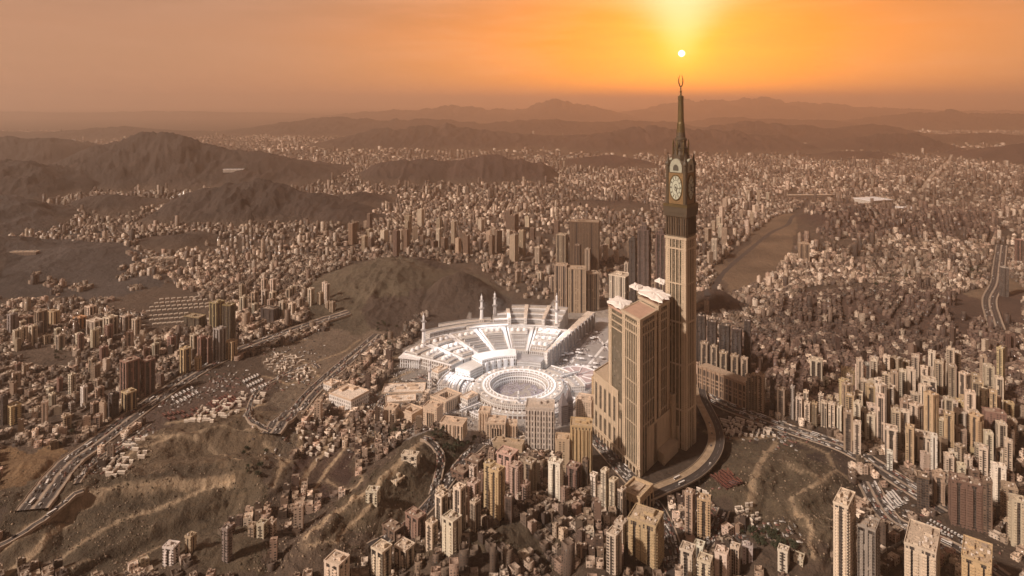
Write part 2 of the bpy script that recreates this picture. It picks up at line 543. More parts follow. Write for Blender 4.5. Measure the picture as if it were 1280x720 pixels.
TRACKS = [      # dirt tracks: map pixels as seen, half width in metres
    ([(382, 672), (400, 654), (430, 634), (462, 612), (490, 590), (512, 566), (530, 548)], 4.5),
    ([(384, 682), (420, 676), (440, 654), (462, 634)], 2.5),
    ([(-60, 716), (-30, 700), (40, 660), (85, 628), (104, 616)], 6),
    ([(-20, 738), (40, 690), (95, 640), (128, 620)], 4),
    ([(104, 616), (135, 611), (200, 606), (260, 602), (290, 598)], 4),
    ([(70, 700), (110, 674), (150, 650), (205, 632), (262, 612), (290, 598)], 3),
    ([(150, 730), (170, 698), (200, 682)], 2.5), ([(60, 712), (92, 706), (112, 700)], 2),
    ([(930, 542), (960, 545), (1000, 552), (1034, 566), (1046, 588), (1030, 600), (1002, 612), (988, 624), (994, 640), (1010, 650), (1014, 668), (1013, 690)], 3.0),
    ([(968, 552), (950, 580), (942, 606), (938, 634)], 4.5), ([(1046, 588), (1060, 600)], 4), ([(975, 575), (1000, 590), (1028, 600)], 2),
    ([(372, 612), (386, 590), (404, 566), (418, 540), (424, 515), (440, 500)], 4), ([(392, 616), (408, 588), (430, 562), (446, 540)], 3),
    ([(884, 540), (920, 548), (960, 545)], 5), ([(160, 556), (210, 545), (260, 552), (300, 575)], 2.5), ([(240, 540), (280, 530), (330, 540)], 2.5),
    ([(410, 600), (440, 612), (452, 600), (448, 570)], 2.5),
    ([(430, 470), (450, 480), (478, 478), (500, 470), (520, 462)], 4), ([(440, 500), (470, 520), (490, 510), (500, 495)], 3), ([(350, 590), (372, 560), (380, 530), (400, 505)], 4),
    ([(455, 460), (480, 448), (505, 446)], 4), ([(330, 470), (360, 480), (400, 470)], 3), ([(345, 440), (372, 448), (392, 462), (400, 474)], 3), ([(350, 432), (400, 420), (436, 416), (450, 424), (430, 440), (396, 452)], 3),
    ([(460, 560), (470, 540), (492, 530)], 3), ([(340, 610), (352, 590), (348, 570), (330, 555)], 2.5), ([(210, 530), (250, 520), (300, 512), (330, 505)], 4), ([(130, 590), (160, 570), (200, 552), (250, 540)], 3),
]


def flat_on(px, py):
    x, y, z = hit(px, py)
    return x, y


def build_terrain():
    us = np.concatenate([np.linspace(-3.2, -1.05, 28), np.linspace(-1.0, 1.0, 880), np.linspace(1.05, 3.2, 28)])
    ys = np.concatenate([np.linspace(-4000, 300, 8), np.geomspace(420, 4000, 520), np.geomspace(4030, 30000, 240)[0:], np.geomspace(33000, 140000, 8)])
    Y, U = np.meshgrid(ys, us, indexing='ij')
    X = U * np.maximum(np.abs(Y), 420)
    Z = height(X, Y)
    Z = np.where(Y < 400, 0, Z)
    nY, nU = Y.shape
    co = np.stack([X, Y, Z], -1).reshape(-1, 3).astype(np.float32)
    idx = np.arange(nY * nU).reshape(nY, nU)
    q = np.stack([idx[:-1, :-1], idx[:-1, 1:], idx[1:, 1:], idx[1:, :-1]], -1).reshape(-1, 4)
    me = bpy.data.meshes.new('ground')
    me.vertices.add(len(co)); me.vertices.foreach_set('co', co.ravel())
    me.loops.add(q.size); me.loops.foreach_set('vertex_index', q.ravel().astype(np.int32))
    me.polygons.add(len(q)); me.polygons.foreach_set('loop_start', np.arange(0, q.size, 4, dtype=np.int32))
    me.update(calc_edges=True)
    me.polygons.foreach_set('use_smooth', np.ones(len(q), bool))
    # tint
    fy = HOR + FPX * CAM_H / np.maximum(Y, 400); fx = 640 + FPX * X / np.maximum(Y, 400)
    tint = np.empty((*Y.shape, 3)); tint[:] = DUST
    m = (np.clip((Z - 14) / 26, 0, 1) * (Y > 1350))[..., None]
    nn = fbm(X / 900, Y / 900, 4, 3)[..., None]
    rock = np.array(ROCK) * (0.75 + 0.5 * nn)
    nx = np.clip(((fx - 300) / 500), 0, 1)[..., None]
    rock = rock * (1 - nx) + np.array(RUST) * (0.8 + 0.4 * nn) * nx
    tint = tint * (1 - m) + rock * m
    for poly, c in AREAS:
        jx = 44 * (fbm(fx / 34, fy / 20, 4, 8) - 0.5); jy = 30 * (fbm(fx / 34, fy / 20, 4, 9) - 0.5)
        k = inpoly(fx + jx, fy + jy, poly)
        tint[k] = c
    near = (Y > 400) & (Y < 1500)
    xn, yn = X[near], Y[near]
    tn = tint[near]
    for pts, wd in TRACKS:
        P = [flat_on(*q) for q in pts]
        dd = seg_dist(xn + 7 * (fbm(xn / 30, yn / 30, 3, 311) - .5), yn + 9 * (fbm(xn / 30, yn / 30, 3, 312) - .5), P) + 2.5 * (fbm(xn / 6, yn / 6, 2, 313) - .5)
        wd = wd * 1.35
        kk = np.clip((wd - dd) / 2.5, 0, 1)[:, None]
        tn = tn * (1 - kk) + np.array((0.86, 0.65, 0.44)) * kk
        ke = (np.clip((wd + 7 - dd) / 5, 0, 1) * np.clip((dd - wd) / 2, 0, 1))[:, None] * .45      # spoil thrown up beside the track
        tn = tn * (1 - ke) + np.array((0.40, 0.30, 0.20)) * ke
    tint[near] = tn
    # patchy wear
    tint *= 0.40 * (0.55 + 0.90 * fbm(X / 130, Y / 130, 5, 21))[..., None]
    a = me.color_attributes.new('tint', 'FLOAT_COLOR', 'POINT')
    a.data.foreach_set('color', np.concatenate([tint, np.ones((*Y.shape, 1))], -1).astype(np.float32).ravel())
    mat = bpy.data.materials.new('ground_mat'); mat.use_nodes = True
    n = NT(mat.node_tree)
    pos = n.new('ShaderNodeNewGeometry').outputs['Position']
    at = n.new('ShaderNodeAttribute', attribute_name='tint').outputs['Color']
    n1 = n.noise(pos, 0.012, 6, 0.62); n2 = n.noise(pos, 0.11, 4, 0.6)
    col = n.mix(n.smooth(n1, 0.38, 0.66, 0.0, 0.45), at, n.mix(1.0, at, (0.52, 0.50, 0.48), 'MULTIPLY'))
    col = n.mix(n.smooth(n2, 0.48, 0.72, 0.0, 0.38), col, n.mix(1.0, col, (1.75, 1.65, 1.5), 'MULTIPLY'))
    n3 = n.noise(pos, 0.035, 5, 0.7)
    col = n.mix(n.smooth(n3, 0.56, 0.60, 0.0, 0.35), col, n.mix(1.0, col, (0.55, 0.52, 0.45), 'MULTIPLY'))
    n4 = n.noise(pos, 0.20, 4, 0.7); n5 = n.noise(n.vmath('ADD', pos, (517.0, 91.0, 0.0)), 0.13, 5, 0.75)
    col = n.mix(n.smooth(n4, 0.60, 0.68, 0.0, 0.55), col, n.mix(1.0, col, (2.0, 1.9, 1.75), 'MULTIPLY'))
    col = n.mix(n.smooth(n5, 0.58, 0.68, 0.0, 0.5), col, n.mix(1.0, col, (0.36, 0.36, 0.33), 'MULTIPLY'))
    b = n.new('ShaderNodeBsdfPrincipled'); n.put(b.inputs['Base Color'], col); b.inputs['Roughness'].default_value = 0.95
    bump = n.new('ShaderNodeBump'); bump.inputs['Strength'].default_value = 1.0; bump.inputs['Distance'].default_value = 9.0
    n.put(bump.inputs['Height'], n.noise(pos, 0.05, 6, 0.65)); n.put(b.inputs['Normal'], bump.outputs[0])
    n.put(n.new('ShaderNodeOutputMaterial').inputs[0], b.outputs[0])
    me.materials.append(mat)
    o = bpy.data.objects.new('ground', me); C.objects.link(o)
    tag(o, kind='structure')
    return o


build_terrain()

# ------------------------------------------------------------------ haze: one closed box of thin even dust
HAZE = 6.0e-5


def build_haze():
    mb = MB()
    mb.prism([(-170000, -6000), (170000, -6000), (170000, 150000), (-170000, 150000)], -30, 1150, True, True)
    mat = bpy.data.materials.new('haze_mat'); mat.use_nodes = True
    n = NT(mat.node_tree)
    v = n.new('ShaderNodeVolumePrincipled')
    v.inputs['Color'].default_value = (0.98, 0.83, 0.72, 1)
    v.inputs['Density'].default_value = HAZE
    v.inputs['Anisotropy'].default_value = 0.68
    n.put(n.new('ShaderNodeOutputMaterial').inputs['Volume'], v.outputs[0])
    o = mb.build('haze', mat)
    tag(o, kind='stuff')


build_haze()

# ------------------------------------------------------------------ materials
_M = {}


def pbr(name, col, rough=0.8, var=0.25, scale=0.15, metal=0.0, bump=0.0, obj_color=False, emit=None):
    """Plain worn surface with noise in its colour."""
    if name in _M:
        return _M[name]
    m = bpy.data.materials.new(name); m.use_nodes = True
    n = NT(m.node_tree)
    pos = n.new('ShaderNodeTexCoord').outputs['Object']
    c = n.new('ShaderNodeObjectInfo').outputs['Color'] if obj_color else (*col, 1)
    k = n.noise(pos, scale, 5, 0.65)
    f = n.math('ADD', n.math('MULTIPLY', n.math('SUBTRACT', k, 0.5), var * 2.4), 1.0)
    cn = n.new('ShaderNodeCombineXYZ')
    for i in range(3):
        n.put(cn.inputs[i], f)
    out = n.mix(1.0, c, cn.outputs[0], 'MULTIPLY')
    b = n.new('ShaderNodeBsdfPrincipled')
    n.put(b.inputs['Base Color'], out)
    b.inputs['Roughness'].default_value = rough
    b.inputs['Metallic'].default_value = metal
    if bump:
        bn = n.new('ShaderNodeBump'); bn.inputs['Strength'].default_value = bump; bn.inputs['Distance'].default_value = 0.4
        n.put(bn.inputs['Height'], n.noise(pos, scale * 4, 4)); n.put(b.inputs['Normal'], bn.outputs[0])
    n.put(n.new('ShaderNodeOutputMaterial').inputs[0], b.outputs[0])
    _M[name] = m
    return m


def wall(name, pu=4.2, pv=3.3, wu=(0.28, 0.72), wv=(0.30, 0.78), glass=(0.030, 0.026, 0.024), col=None, tint=False, every=0, slab=0.0, keep=0.9, roof=1.0, groughness=0.18):
    """Facade: rows of windows in wall metres, floor lines, streaks; flat faces become a dusty roof."""
    if name in _M:
        return _M[name]
    m = bpy.data.materials.new(name); m.use_nodes = True
    n = NT(m.node_tree)
    if col is not None:
        c = (*col, 1)
    elif tint:
        c = n.new('ShaderNodeAttribute', attribute_name='tint').outputs['Color']
    else:
        c = n.new('ShaderNodeObjectInfo').outputs['Color']
    uvn = n.new('ShaderNodeUVMap').outputs[0]
    s = n.new('ShaderNodeSeparateXYZ'); n.put(s.inputs[0], uvn)
    u, v = s.outputs[0], s.outputs[1]
    us = n.math('DIVIDE', u, pu); vs = n.math('DIVIDE', v, pv)
    fu = n.math('FRACT', us); fv = n.math('FRACT', vs)
    cell = n.new('ShaderNodeCombineXYZ')
    n.put(cell.inputs[0], n.math('FLOOR', us)); n.put(cell.inputs[1], n.math('FLOOR', vs))
    wn = n.new('ShaderNodeTexWhiteNoise', noise_dimensions='2D'); n.put(wn.inputs['Vector'], cell.outputs[0])
    geo = n.new('ShaderNodeNewGeometry')
    ns = n.new('ShaderNodeSeparateXYZ'); n.put(ns.inputs[0], geo.outputs['Normal'])
    flat_ = n.math('GREATER_THAN', n.math('ABSOLUTE', ns.outputs[2]), 0.6)
    vert = n.math('SUBTRACT', 1.0, flat_)
    inside = n.math('MULTIPLY', n.math('MULTIPLY', n.math('GREATER_THAN', fu, wu[0]), n.math('LESS_THAN', fu, wu[1])),
                    n.math('MULTIPLY', n.math('GREATER_THAN', fv, wv[0]), n.math('LESS_THAN', fv, wv[1])))
    if every:       # a column of windows is left blank
        col_id = n.math('FRACT', n.math('DIVIDE', n.math('ADD', n.math('FLOOR', us), 200.0), float(every)))
        inside = n.math('MULTIPLY', inside, n.math('GREATER_THAN', col_id, 0.5 / every))
    inside = n.math('MULTIPLY', inside, n.math('LESS_THAN', wn.outputs['Value'], keep))
    inside = n.math('MULTIPLY', inside, vert)
    pos = n.new('ShaderNodeTexCoord').outputs['Object']
    streak = n.noise(n.vmath('MULTIPLY', pos, (0.35, 0.35, 0.03)), 1.0, 4, 0.6)
    blot = n.noise(pos, 0.06, 4, 0.6)
    f = n.math('ADD', n.math('MULTIPLY', n.math('SUBTRACT', streak, 0.5), 0.5), n.math('ADD', n.math('MULTIPLY', n.math('SUBTRACT', blot, 0.5), 0.5), 1.0))
    cv = n.new('ShaderNodeCombineXYZ')
    for i in range(3):
        n.put(cv.inputs[i], f)
    wc = n.mix(1.0, c, cv.outputs[0], 'MULTIPLY')
    if slab:
        line = n.math('MULTIPLY', n.math('LESS_THAN', fv, 0.13), vert)
        wc = n.mix(n.math('MULTIPLY', line, slab), wc, n.mix(1.0, wc, (0.45, 0.42, 0.40), 'MULTIPLY'))
    # roofs: dust, patches of lighter screed, dark clutter
    rn = n.noise(pos, 0.22, 5, 0.7); rs = n.noise(pos, 0.7, 3, 0.6)
    rc = n.mix(0.10 if tint else 0.5, wc, (0.44 * roof, 0.345 * roof, 0.26 * roof))
    rc = n.mix(n.smooth(rn, 0.52, 0.62, 0.0, 0.5), rc, n.mix(1.0, rc, (1.5, 1.5, 1.5), 'MULTIPLY'))
    rc = n.mix(n.smooth(rs, 0.56, 0.62, 0.0, 0.75), rc, (0.085, 0.062, 0.050))
    wc = n.mix(flat_, wc, rc)
    gv = n.mix(wn.outputs['Value'], glass, tuple(min(1, g * 2.6 + 0.015) for g in glass))
    out = n.mix(inside, wc, gv)
    b = n.new('ShaderNodeBsdfPrincipled')
    n.put(b.inputs['Base Color'], out)
    n.put(b.inputs['Roughness'], n.smooth(inside, 0, 1, 0.88, groughness))
    bump = n.new('ShaderNodeBump'); bump.inputs['Strength'].default_value = 0.5; bump.inputs['Distance'].default_value = 0.5
    n.put(bump.inputs['Height'], n.math('SUBTRACT', 1.0, inside)); n.put(b.inputs['Normal'], bump.outputs[0])
    n.put(n.new('ShaderNodeOutputMaterial').inputs[0], b.outputs[0])
    _M[name] = m
    return m


W_GRID = wall('facade_grid')
W_PAIR = wall('facade_pairs', 5.4, 3.2, (0.18, 0.62), (0.34, 0.80), every=3)
W_BAND = wall('facade_bands', 9.0, 3.4, (0.08, 0.92), (0.36, 0.84), keep=1.0)
W_VERT = wall('facade_columns', 5.0, 3.4, (0.34, 0.74), (0.06, 0.94), slab=0.3, keep=0.97)
W_BLANK = wall('facade_sparse', 7.5, 3.6, (0.42, 0.58), (0.40, 0.74), keep=0.8)
W_CHECK = wall('facade_chequer', 6.0, 3.4, (0.05, 0.60), (0.40, 0.95), keep=1.0, slab=0.4)
W_GLASS = wall('facade_glass', 3.0, 3.6, (0.07, 0.95), (0.10, 0.93), glass=(0.032, 0.028, 0.027), keep=1.0)
STYLES = {'grid': W_GRID, 'pair': W_PAIR, 'band': W_BAND, 'vert': W_VERT, 'blank': W_BLANK, 'check': W_CHECK, 'glass': W_GLASS}
DARKGLASS = wall('strip_glass', 3.0, 3.4, (0.06, 0.94), (0.08, 0.82), glass=(0.022, 0.019, 0.018), col=(0.11, 0.085, 0.07), keep=1.0)
ROOF = pbr('roof_screed', (0.46, 0.36, 0.27), 0.9, 0.55, 0.30)
ROOFC = pbr('roof_wall_colour', (1, 1, 1), 0.9, 0.35, 0.30, obj_color=True)
HUT = wall('hut_render', 3.0, 3.0, (0.35, 0.65), (0.2, 0.8), keep=0.5)
TANK = pbr('tank_plastic', (0.66, 0.60, 0.54), 0.6, 0.3, 0.6)
ASPHALT = pbr('asphalt', (0.052, 0.042, 0.038), 0.9, 0.35, 0.05)
CONC = pbr('concrete', (0.34, 0.27, 0.21), 0.9, 0.3, 0.08)
DIRT = pbr('dirt_track', (0.33, 0.245, 0.165), 0.95, 0.55, 0.09)
LINE = pbr('road_paint', (0.48, 0.43, 0.38), 0.7, 0.4, 0.2)
STONE = wall('pale_stone', 4.6, 6.5, (0.28, 0.72), (0.15, 0.72), glass=(0.10, 0.08, 0.075), col=(0.70, 0.67, 0.64), keep=1.0, roof=1.7, groughness=0.5)
MARBLE = pbr('white_marble', (0.80, 0.80, 0.81), 0.5, 0.2, 0.10)
MARBLE2 = pbr('grey_marble', (0.36, 0.345, 0.345), 0.6, 0.35, 0.10)

CREAM, TAN, GOLD, PINK, ROSE, DARK, GREY, WHITE, OLIVE, BROWN, SAND = (0.62, 0.53, 0.43), (0.37, 0.285, 0.21), (0.47, 0.36, 0.22), (0.50, 0.36, 0.31), (0.27, 0.165, 0.130), (0.070, 0.054, 0.049), (0.31, 0.27, 0.25), (0.74, 0.68, 0.61), (0.29, 0.235, 0.135), (0.175, 0.118, 0.085), (0.53, 0.44, 0.345)
CNAME = {CREAM: 'cream', TAN: 'tan', GOLD: 'golden', PINK: 'pink', ROSE: 'reddish brown', DARK: 'dark', GREY: 'grey', WHITE: 'white', OLIVE: 'olive', BROWN: 'brown', SAND: 'sandy'}

# ------------------------------------------------------------------ buildings as things
FOOT = []            # (x, y, radius) of what stands already, so that the loose houses keep clear
LABELS = []          # (object, base label, column in the picture)


def jitter(c, a=0.12, r=random):
    k = 1 + r.uniform(-a, a)
    return tuple(max(0.01, min(0.9, v * k * (1 + r.uniform(-0.04, 0.04)))) for v in c)


def notched(w, d, nx, ny, t):
    """Rectangle w x d with nx grooves in front and back faces, ny in the sides; returns (footprint, groove list)."""
    pts = []; grooves = []

    def side(p0, p1, k):
        L = math.dist(p0, p1); dx, dy = (p1[0] - p0[0]) / L, (p1[1] - p0[1]) / L
        nx_, ny_ = -dy, dx                       # inward for counter-clockwise order
        pts.append(p0)
        for i in range(k):
            a = L * (i + 0.5) / k; g = min(L * 0.11, 2.4)
            for off, dep in ((a - g, 0), (a - g, t), (a + g, t), (a + g, 0)):
                pts.append((p0[0] + dx * off + nx_ * dep, p0[1] + dy * off + ny_ * dep))
            grooves.append(((p0[0] + dx * a + nx_ * t, p0[1] + dy * a + ny_ * t), (dx, dy), g))
    c = [(-w / 2, -d / 2), (w / 2, -d / 2), (w / 2, d / 2), (-w / 2, d / 2)]
    for i, k in enumerate((nx, ny, nx, ny)):
        side(c[i], c[(i + 1) % 4], k)
    return pts, grooves


def roof_kit(root, w, d, h, r, big=True):
    """Stair hut, tanks and plant boxes on a flat roof."""
    hx, hy = r.uniform(-0.2, 0.2) * w, r.uniform(-0.1, 0.25) * d
    m = MB().box(hx, hy, w * r.uniform(0.22, 0.36), d * r.uniform(0.22, 0.36), h - 0.2, h + r.uniform(2.8, 4.8))
    hut = m.build('stair_hut', HUT, root)
    if big:
        for k in range(r.choice((2, 3, 4))):
            MB().box(r.uniform(-.38, .38) * w, r.uniform(-.4, .4) * d, r.uniform(1.2, 2.6), r.uniform(1.2, 2.2), h - .1, h + r.uniform(1, 2)).build('cooling_unit', TANK if k % 2 else HUT, root)
    for k in range(r.choice((1, 1, 2)) if big else r.choice((0, 1))):
        x, y = r.uniform(-0.36, 0.36) * w, r.uniform(-0.38, -0.12) * d
        MB().lathe([(0.9, h - 0.1), (1.05, h + 0.4), (1.05, h + 1.9), (0.5, h + 2.3)], 8, x, y).build('water_tank', TANK, root)
    if big and r.random() < 0.5:
        MB().box(r.uniform(-0.3, 0.3) * w, r.uniform(0.2, 0.36) * d, w * 0.2, d * 0.14, h - 0.1, h + 1.6).build('plant_box', CONC, root)


def tower(px, wpx, yb, yt, col, style='grid', label=None, rot=-32, asp=1.0, kind='apartment_tower', cat='apartment tower', group=None, arch=False, crown=False, seed=None, world_pos=None, simple=False):
    """A high building found by the column of its middle, its width, foot row and roof row in the photograph."""
    r = random.Random(seed if seed is not None else int(px * 31 + yb * 17 + yt))
    if world_pos:
        x, y, z, W, h = world_pos
    else:
        x, y, z = hit(px, yb)
        k = (y + 6) / y
        x *= k; y *= k
        W = wpx * y / FPX
        h = hz(yt, y) - z
    a = R(rot)
    w = W / (abs(math.cos(a)) + asp * abs(math.sin(a)))
    d = w * asp
    y += (w * abs(math.sin(a)) + d * abs(math.cos(a))) / 2 * 0.8
    zb = min(z, h1(x, y), h1(x - w / 2, y - d / 3), h1(x + w / 2, y - d / 3)) - 1.0
    h = max(h + (z - zb), 8.0)
    c = jitter(col, 0.1, r)
    if h < 34 and kind == 'apartment_tower':
        kind = 'apartment_block'; cat = 'apartment block'
    root = empty(kind, (x, y, zb), a, c)
    tag(root, label or 'x', cat, group)
    LABELS.append((root, label, 640 + FPX * x / y))
    FOOT.append((x, y, 0.62 * max(w, d)))
    m = STYLES[style]
    if simple or w < 7:
        poly = [(-w / 2, -d / 2), (w / 2, -d / 2), (w / 2, d / 2), (-w / 2, d / 2)]; gr = []
    else:
        poly, gr = notched(w, d, 1 if w < 17 else 2, 1 if d < 17 else 2, min(1.6, w * 0.08))
    if arch:        # two legs under a bridge
        mb = MB()
        lw = w * 0.30
        H = h * 0.80
        pts = [(-w / 2, 0), (-w / 2 + lw, 0), (-w / 2 + lw, H - lw * 0.7), (-w / 2 + lw * 1.25, H), (w / 2 - lw * 1.25, H), (w / 2 - lw, H - lw * 0.7), (w / 2 - lw, 0), (w / 2, 0), (w / 2, h), (-w / 2, h)]
        n = len(pts)
        vs = [(p, -d / 2, q) for p, q in pts] + [(p, d / 2, q) for p, q in pts]
        fs = [tuple(range(n)), tuple(range(2 * n - 1, n - 1, -1))] + [((i + 1) % n, i, n + i, n + (i + 1) % n) for i in range(n)]
        mb.add(vs, fs).build('wall', m, root)
        MB().box(0, 0.1 * d, w - 2 * lw + 0.4, d * 0.6, 0, H * 0.98).build('glass_panel', DARKGLASS, root)
    else:
        MB().prism(poly, 0, h, True).build('wall', m, root)
        for (gx, gy), (dx, dy), g in gr:
            if dy * math.cos(a) + dx * math.sin(a) * 1 > 0.8 and False:
                continue
            # outward normal of the face, in the world; only faces that can be seen from the viewer's side get a strip
            nxw = dy * math.cos(a) + dx * math.sin(a); nyw = dy * math.sin(a) - dx * math.cos(a)
            if nyw * y + nxw * x > 0.2 * y:
                continue
            ux, uy = dx * (g - 0.02), dy * (g - 0.02); ox, oy = dy * 0.05, -dx * 0.05; ox2, oy2 = dy * 0.45, -dx * 0.45
            MB().prism([(gx - ux + ox2, gy - uy + oy2), (gx + ux + ox2, gy + uy + oy2), (gx + ux + ox, gy + uy + oy), (gx - ux + ox, gy - uy + oy)], 3.0, h - 2.0, True, True).build('window_strip', DARKGLASS, root)
    if y < 1010 and w > 12 and not arch and style != 'glass':
        # stacks of balconies on the faces that look to the viewer
        for fx0, fy0, fdx, fdy, L in ((-w / 2, -d / 2, 1, 0, w), (w / 2, -d / 2, 0, 1, d), (-w / 2, d / 2, 0, -1, d)):
            nx0, ny0 = fdy, -fdx
            if (nx0 * math.cos(a) - ny0 * math.sin(a)) * x + (nx0 * math.sin(a) + ny0 * math.cos(a)) * y > -0.15 * y:
                continue
            for t in (0.25, 0.75) if L < 26 else (0.12, 0.37, 0.63, 0.88):
                prof = [(0.02, 6.0)]
                z_ = 6.0
                while z_ + 3.3 < h - 4:
                    prof += [(1.5, z_), (1.5, z_ + 1.15), (0.12, z_ + 1.2), (0.12, z_ + 3.3)]
                    z_ += 3.3
                prof.append((0.02, z_))
                hw_ = min(2.6, L * .09)
                cx_b, cy_b = fx0 + fdx * L * t, fy0 + fdy * L * t
                n_ = len(prof)
                vs = [(cx_b + fdx * s_ * hw_ + nx0 * p_, cy_b + fdy * s_ * hw_ + ny0 * p_, q_) for s_ in (-1, 1) for p_, q_ in prof]
                fs = [(i_, n_ + i_, n_ + i_ + 1, i_ + 1) for i_ in range(n_ - 1)]
                for i_ in range(1, n_ - 2, 4):
                    fs += [(i_, i_ + 1, i_ + 2, i_ - 1 if i_ > 1 else 0), (n_ + i_ + 2, n_ + i_ + 1, n_ + i_, n_ + (i_ - 1 if i_ > 1 else 0))]
                MB().add(vs, fs).build('balcony_stack', ROOFC, root)
    rim = MB()
    o = 0.35
    base = [(-w / 2 - o, -d / 2 - o), (w / 2 + o, -d / 2 - o), (w / 2 + o, d / 2 + o), (-w / 2 - o, d / 2 + o)]
    rim.rim(base, h - 1.2, h + 1.3, 0.8)
    rim.build('parapet', ROOFC, root)
    if crown:
        MB().prism([(p * 0.62, q * 0.62) for p, q in base], h - 0.3, h + w * 0.35).build('crown', m, root)
        MB().prism([(p * 0.34, q * 0.34) for p, q in base], h + w * 0.35 - 0.2, h + w * 0.62).build('lantern', m, root)
    else:
        roof_kit(root, w, d, h, r, w > 9)
    return root


def house(x, y, w, d, h, rot, col, label=None, group=None, cat='house', r=random):
    z = h1(x, y)
    zb = min(z, h1(x - w / 2, y - d / 2), h1(x + w / 2, y - d / 2)) - 1.5
    H = h + z - zb
    c = jitter(col, 0.12, r)
    root = empty('flat_roofed_house', (x, y, zb), rot, c)
    tag(root, label or 'x', cat, group)
    LABELS.append((root, label, 640 + FPX * x / y))
    k = r.random()
    if k < 0.5:      # L-shaped plan
        a, b = r.uniform(0.45, 0.62), r.uniform(0.45, 0.62)
        poly = [(-w / 2, -d / 2), (w / 2, -d / 2), (w / 2, -d / 2 + d * a), (-w / 2 + w * b, -d / 2 + d * a), (-w / 2 + w * b, d / 2), (-w / 2, d / 2)]
    else:
        poly = [(-w / 2, -d / 2), (w / 2, -d / 2), (w / 2, d / 2), (-w / 2, d / 2)]
    MB().prism(poly, 0, H, True).build('wall', r.choice((W_GRID, W_PAIR, W_BLANK)), root)
    MB().rim([(p * 1.015, q * 1.015) for p, q in poly], H - 0.5, H + 1.0, 0.35).build('parapet', ROOFC, root)
    MB().box(-w * 0.22, -d * 0.15, w * 0.34, d * 0.36, H - 0.1, H + r.uniform(2.4, 3.2)).build('stair_hut', HUT, root)
    if r.random() < 0.6:
        MB().lathe([(0.8, H - 0.05), (0.95, H + 0.3), (0.95, H + 1.5), (0.4, H + 1.8)], 8, w * 0.2, -d * 0.3).build('water_tank', TANK, root)
    return root


def sprawl(name, rows, mat, sunk=False):
    """One mesh of many flat-roofed blocks. rows: x, y, w, d, rot, z0, z1, r, g, b."""
    A = np.array(rows, float)
    n = len(A)
    x, y, w, d, rot, z0, z1 = A[:, :7].T
    col = A[:, 7:10]
    c, s = np.cos(rot), np.sin(rot)
    cor = np.array([(-.5, -.5), (.5, -.5), (.5, .5), (-.5, .5)])

    def ring(f, z):
        a = cor[:, 0][None] * w[:, None] * f; b = cor[:, 1][None] * d[:, None] * f
        return np.stack([x[:, None] + a * c[:, None] - b * s[:, None], y[:, None] + a * s[:, None] + b * c[:, None], np.repeat(z[:, None], 4, 1)], -1)
    rings = [ring(1, z0), ring(1, z1)]
    if sunk:
        rings += [ring(0.88, z1), ring(0.88, z1 - 0.9)]
    nr = len(rings)
    V = np.stack(rings, 1).reshape(n, nr * 4, 3)
    F = []
    for k in range(nr - 1):
        F += [(4 * k + i, 4 * k + (i + 1) % 4, 4 * k + 4 + (i + 1) % 4, 4 * k + 4 + i) for i in range(4)]
    F.append(tuple(4 * (nr - 1) + i for i in range(4)))
    F = np.array(F)
    faces = (F[None] + (np.arange(n) * nr * 4)[:, None, None]).reshape(-1, 4)
    me = bpy.data.meshes.new(name)
    me.vertices.add(n * nr * 4); me.vertices.foreach_set('co', V.astype(np.float32).ravel())
    me.loops.add(faces.size); me.loops.foreach_set('vertex_index', faces.astype(np.int32).ravel())
    me.polygons.add(len(faces)); me.polygons.foreach_set('loop_start', np.arange(0, faces.size, 4, dtype=np.int32))
    me.update(calc_edges=True)
    wall_uv(me)
    a = me.color_attributes.new('tint', 'FLOAT_COLOR', 'POINT')
    cc = np.repeat(np.concatenate([col, np.ones((n, 1))], 1), nr * 4, axis=0)
    a.data.foreach_set('color', cc.astype(np.float32).ravel())
    me.materials.append(mat)
    o = bpy.data.objects.new(name, me); C.objects.link(o)
    return o

# ------------------------------------------------------------------ roads


def resample(pts, step):
    out = [pts[0]]
    # Catmull-Rom through the points, then even steps
    P = [Vector(p) for p in pts]
    dense = []
    for i in range(len(P) - 1):
        p0 = P[max(0, i - 1)]; p1 = P[i]; p2 = P[i + 1]; p3 = P[min(len(P) - 1, i + 2)]
        for k in range(24):
            t = k / 24
            dense.append(0.5 * ((2 * p1) + (p2 - p0) * t + (2 * p0 - 5 * p1 + 4 * p2 - p3) * t * t + (3 * p1 - p0 - 3 * p2 + p3) * t ** 3))
    dense.append(P[-1])
    res = [dense[0]]; acc = 0
    for a, b in zip(dense, dense[1:]):
        L = (b - a).length
        while acc + L >= step:
            a = a + (b - a) * ((step - acc) / L); L = (b - a).length; acc = 0
            res.append(a)
            if L < 1e-6:
                break
        acc += L
    return res


ROADS = {}       # name -> (centre points, half width): keeps houses off and carries vehicles
ROADPTS = []


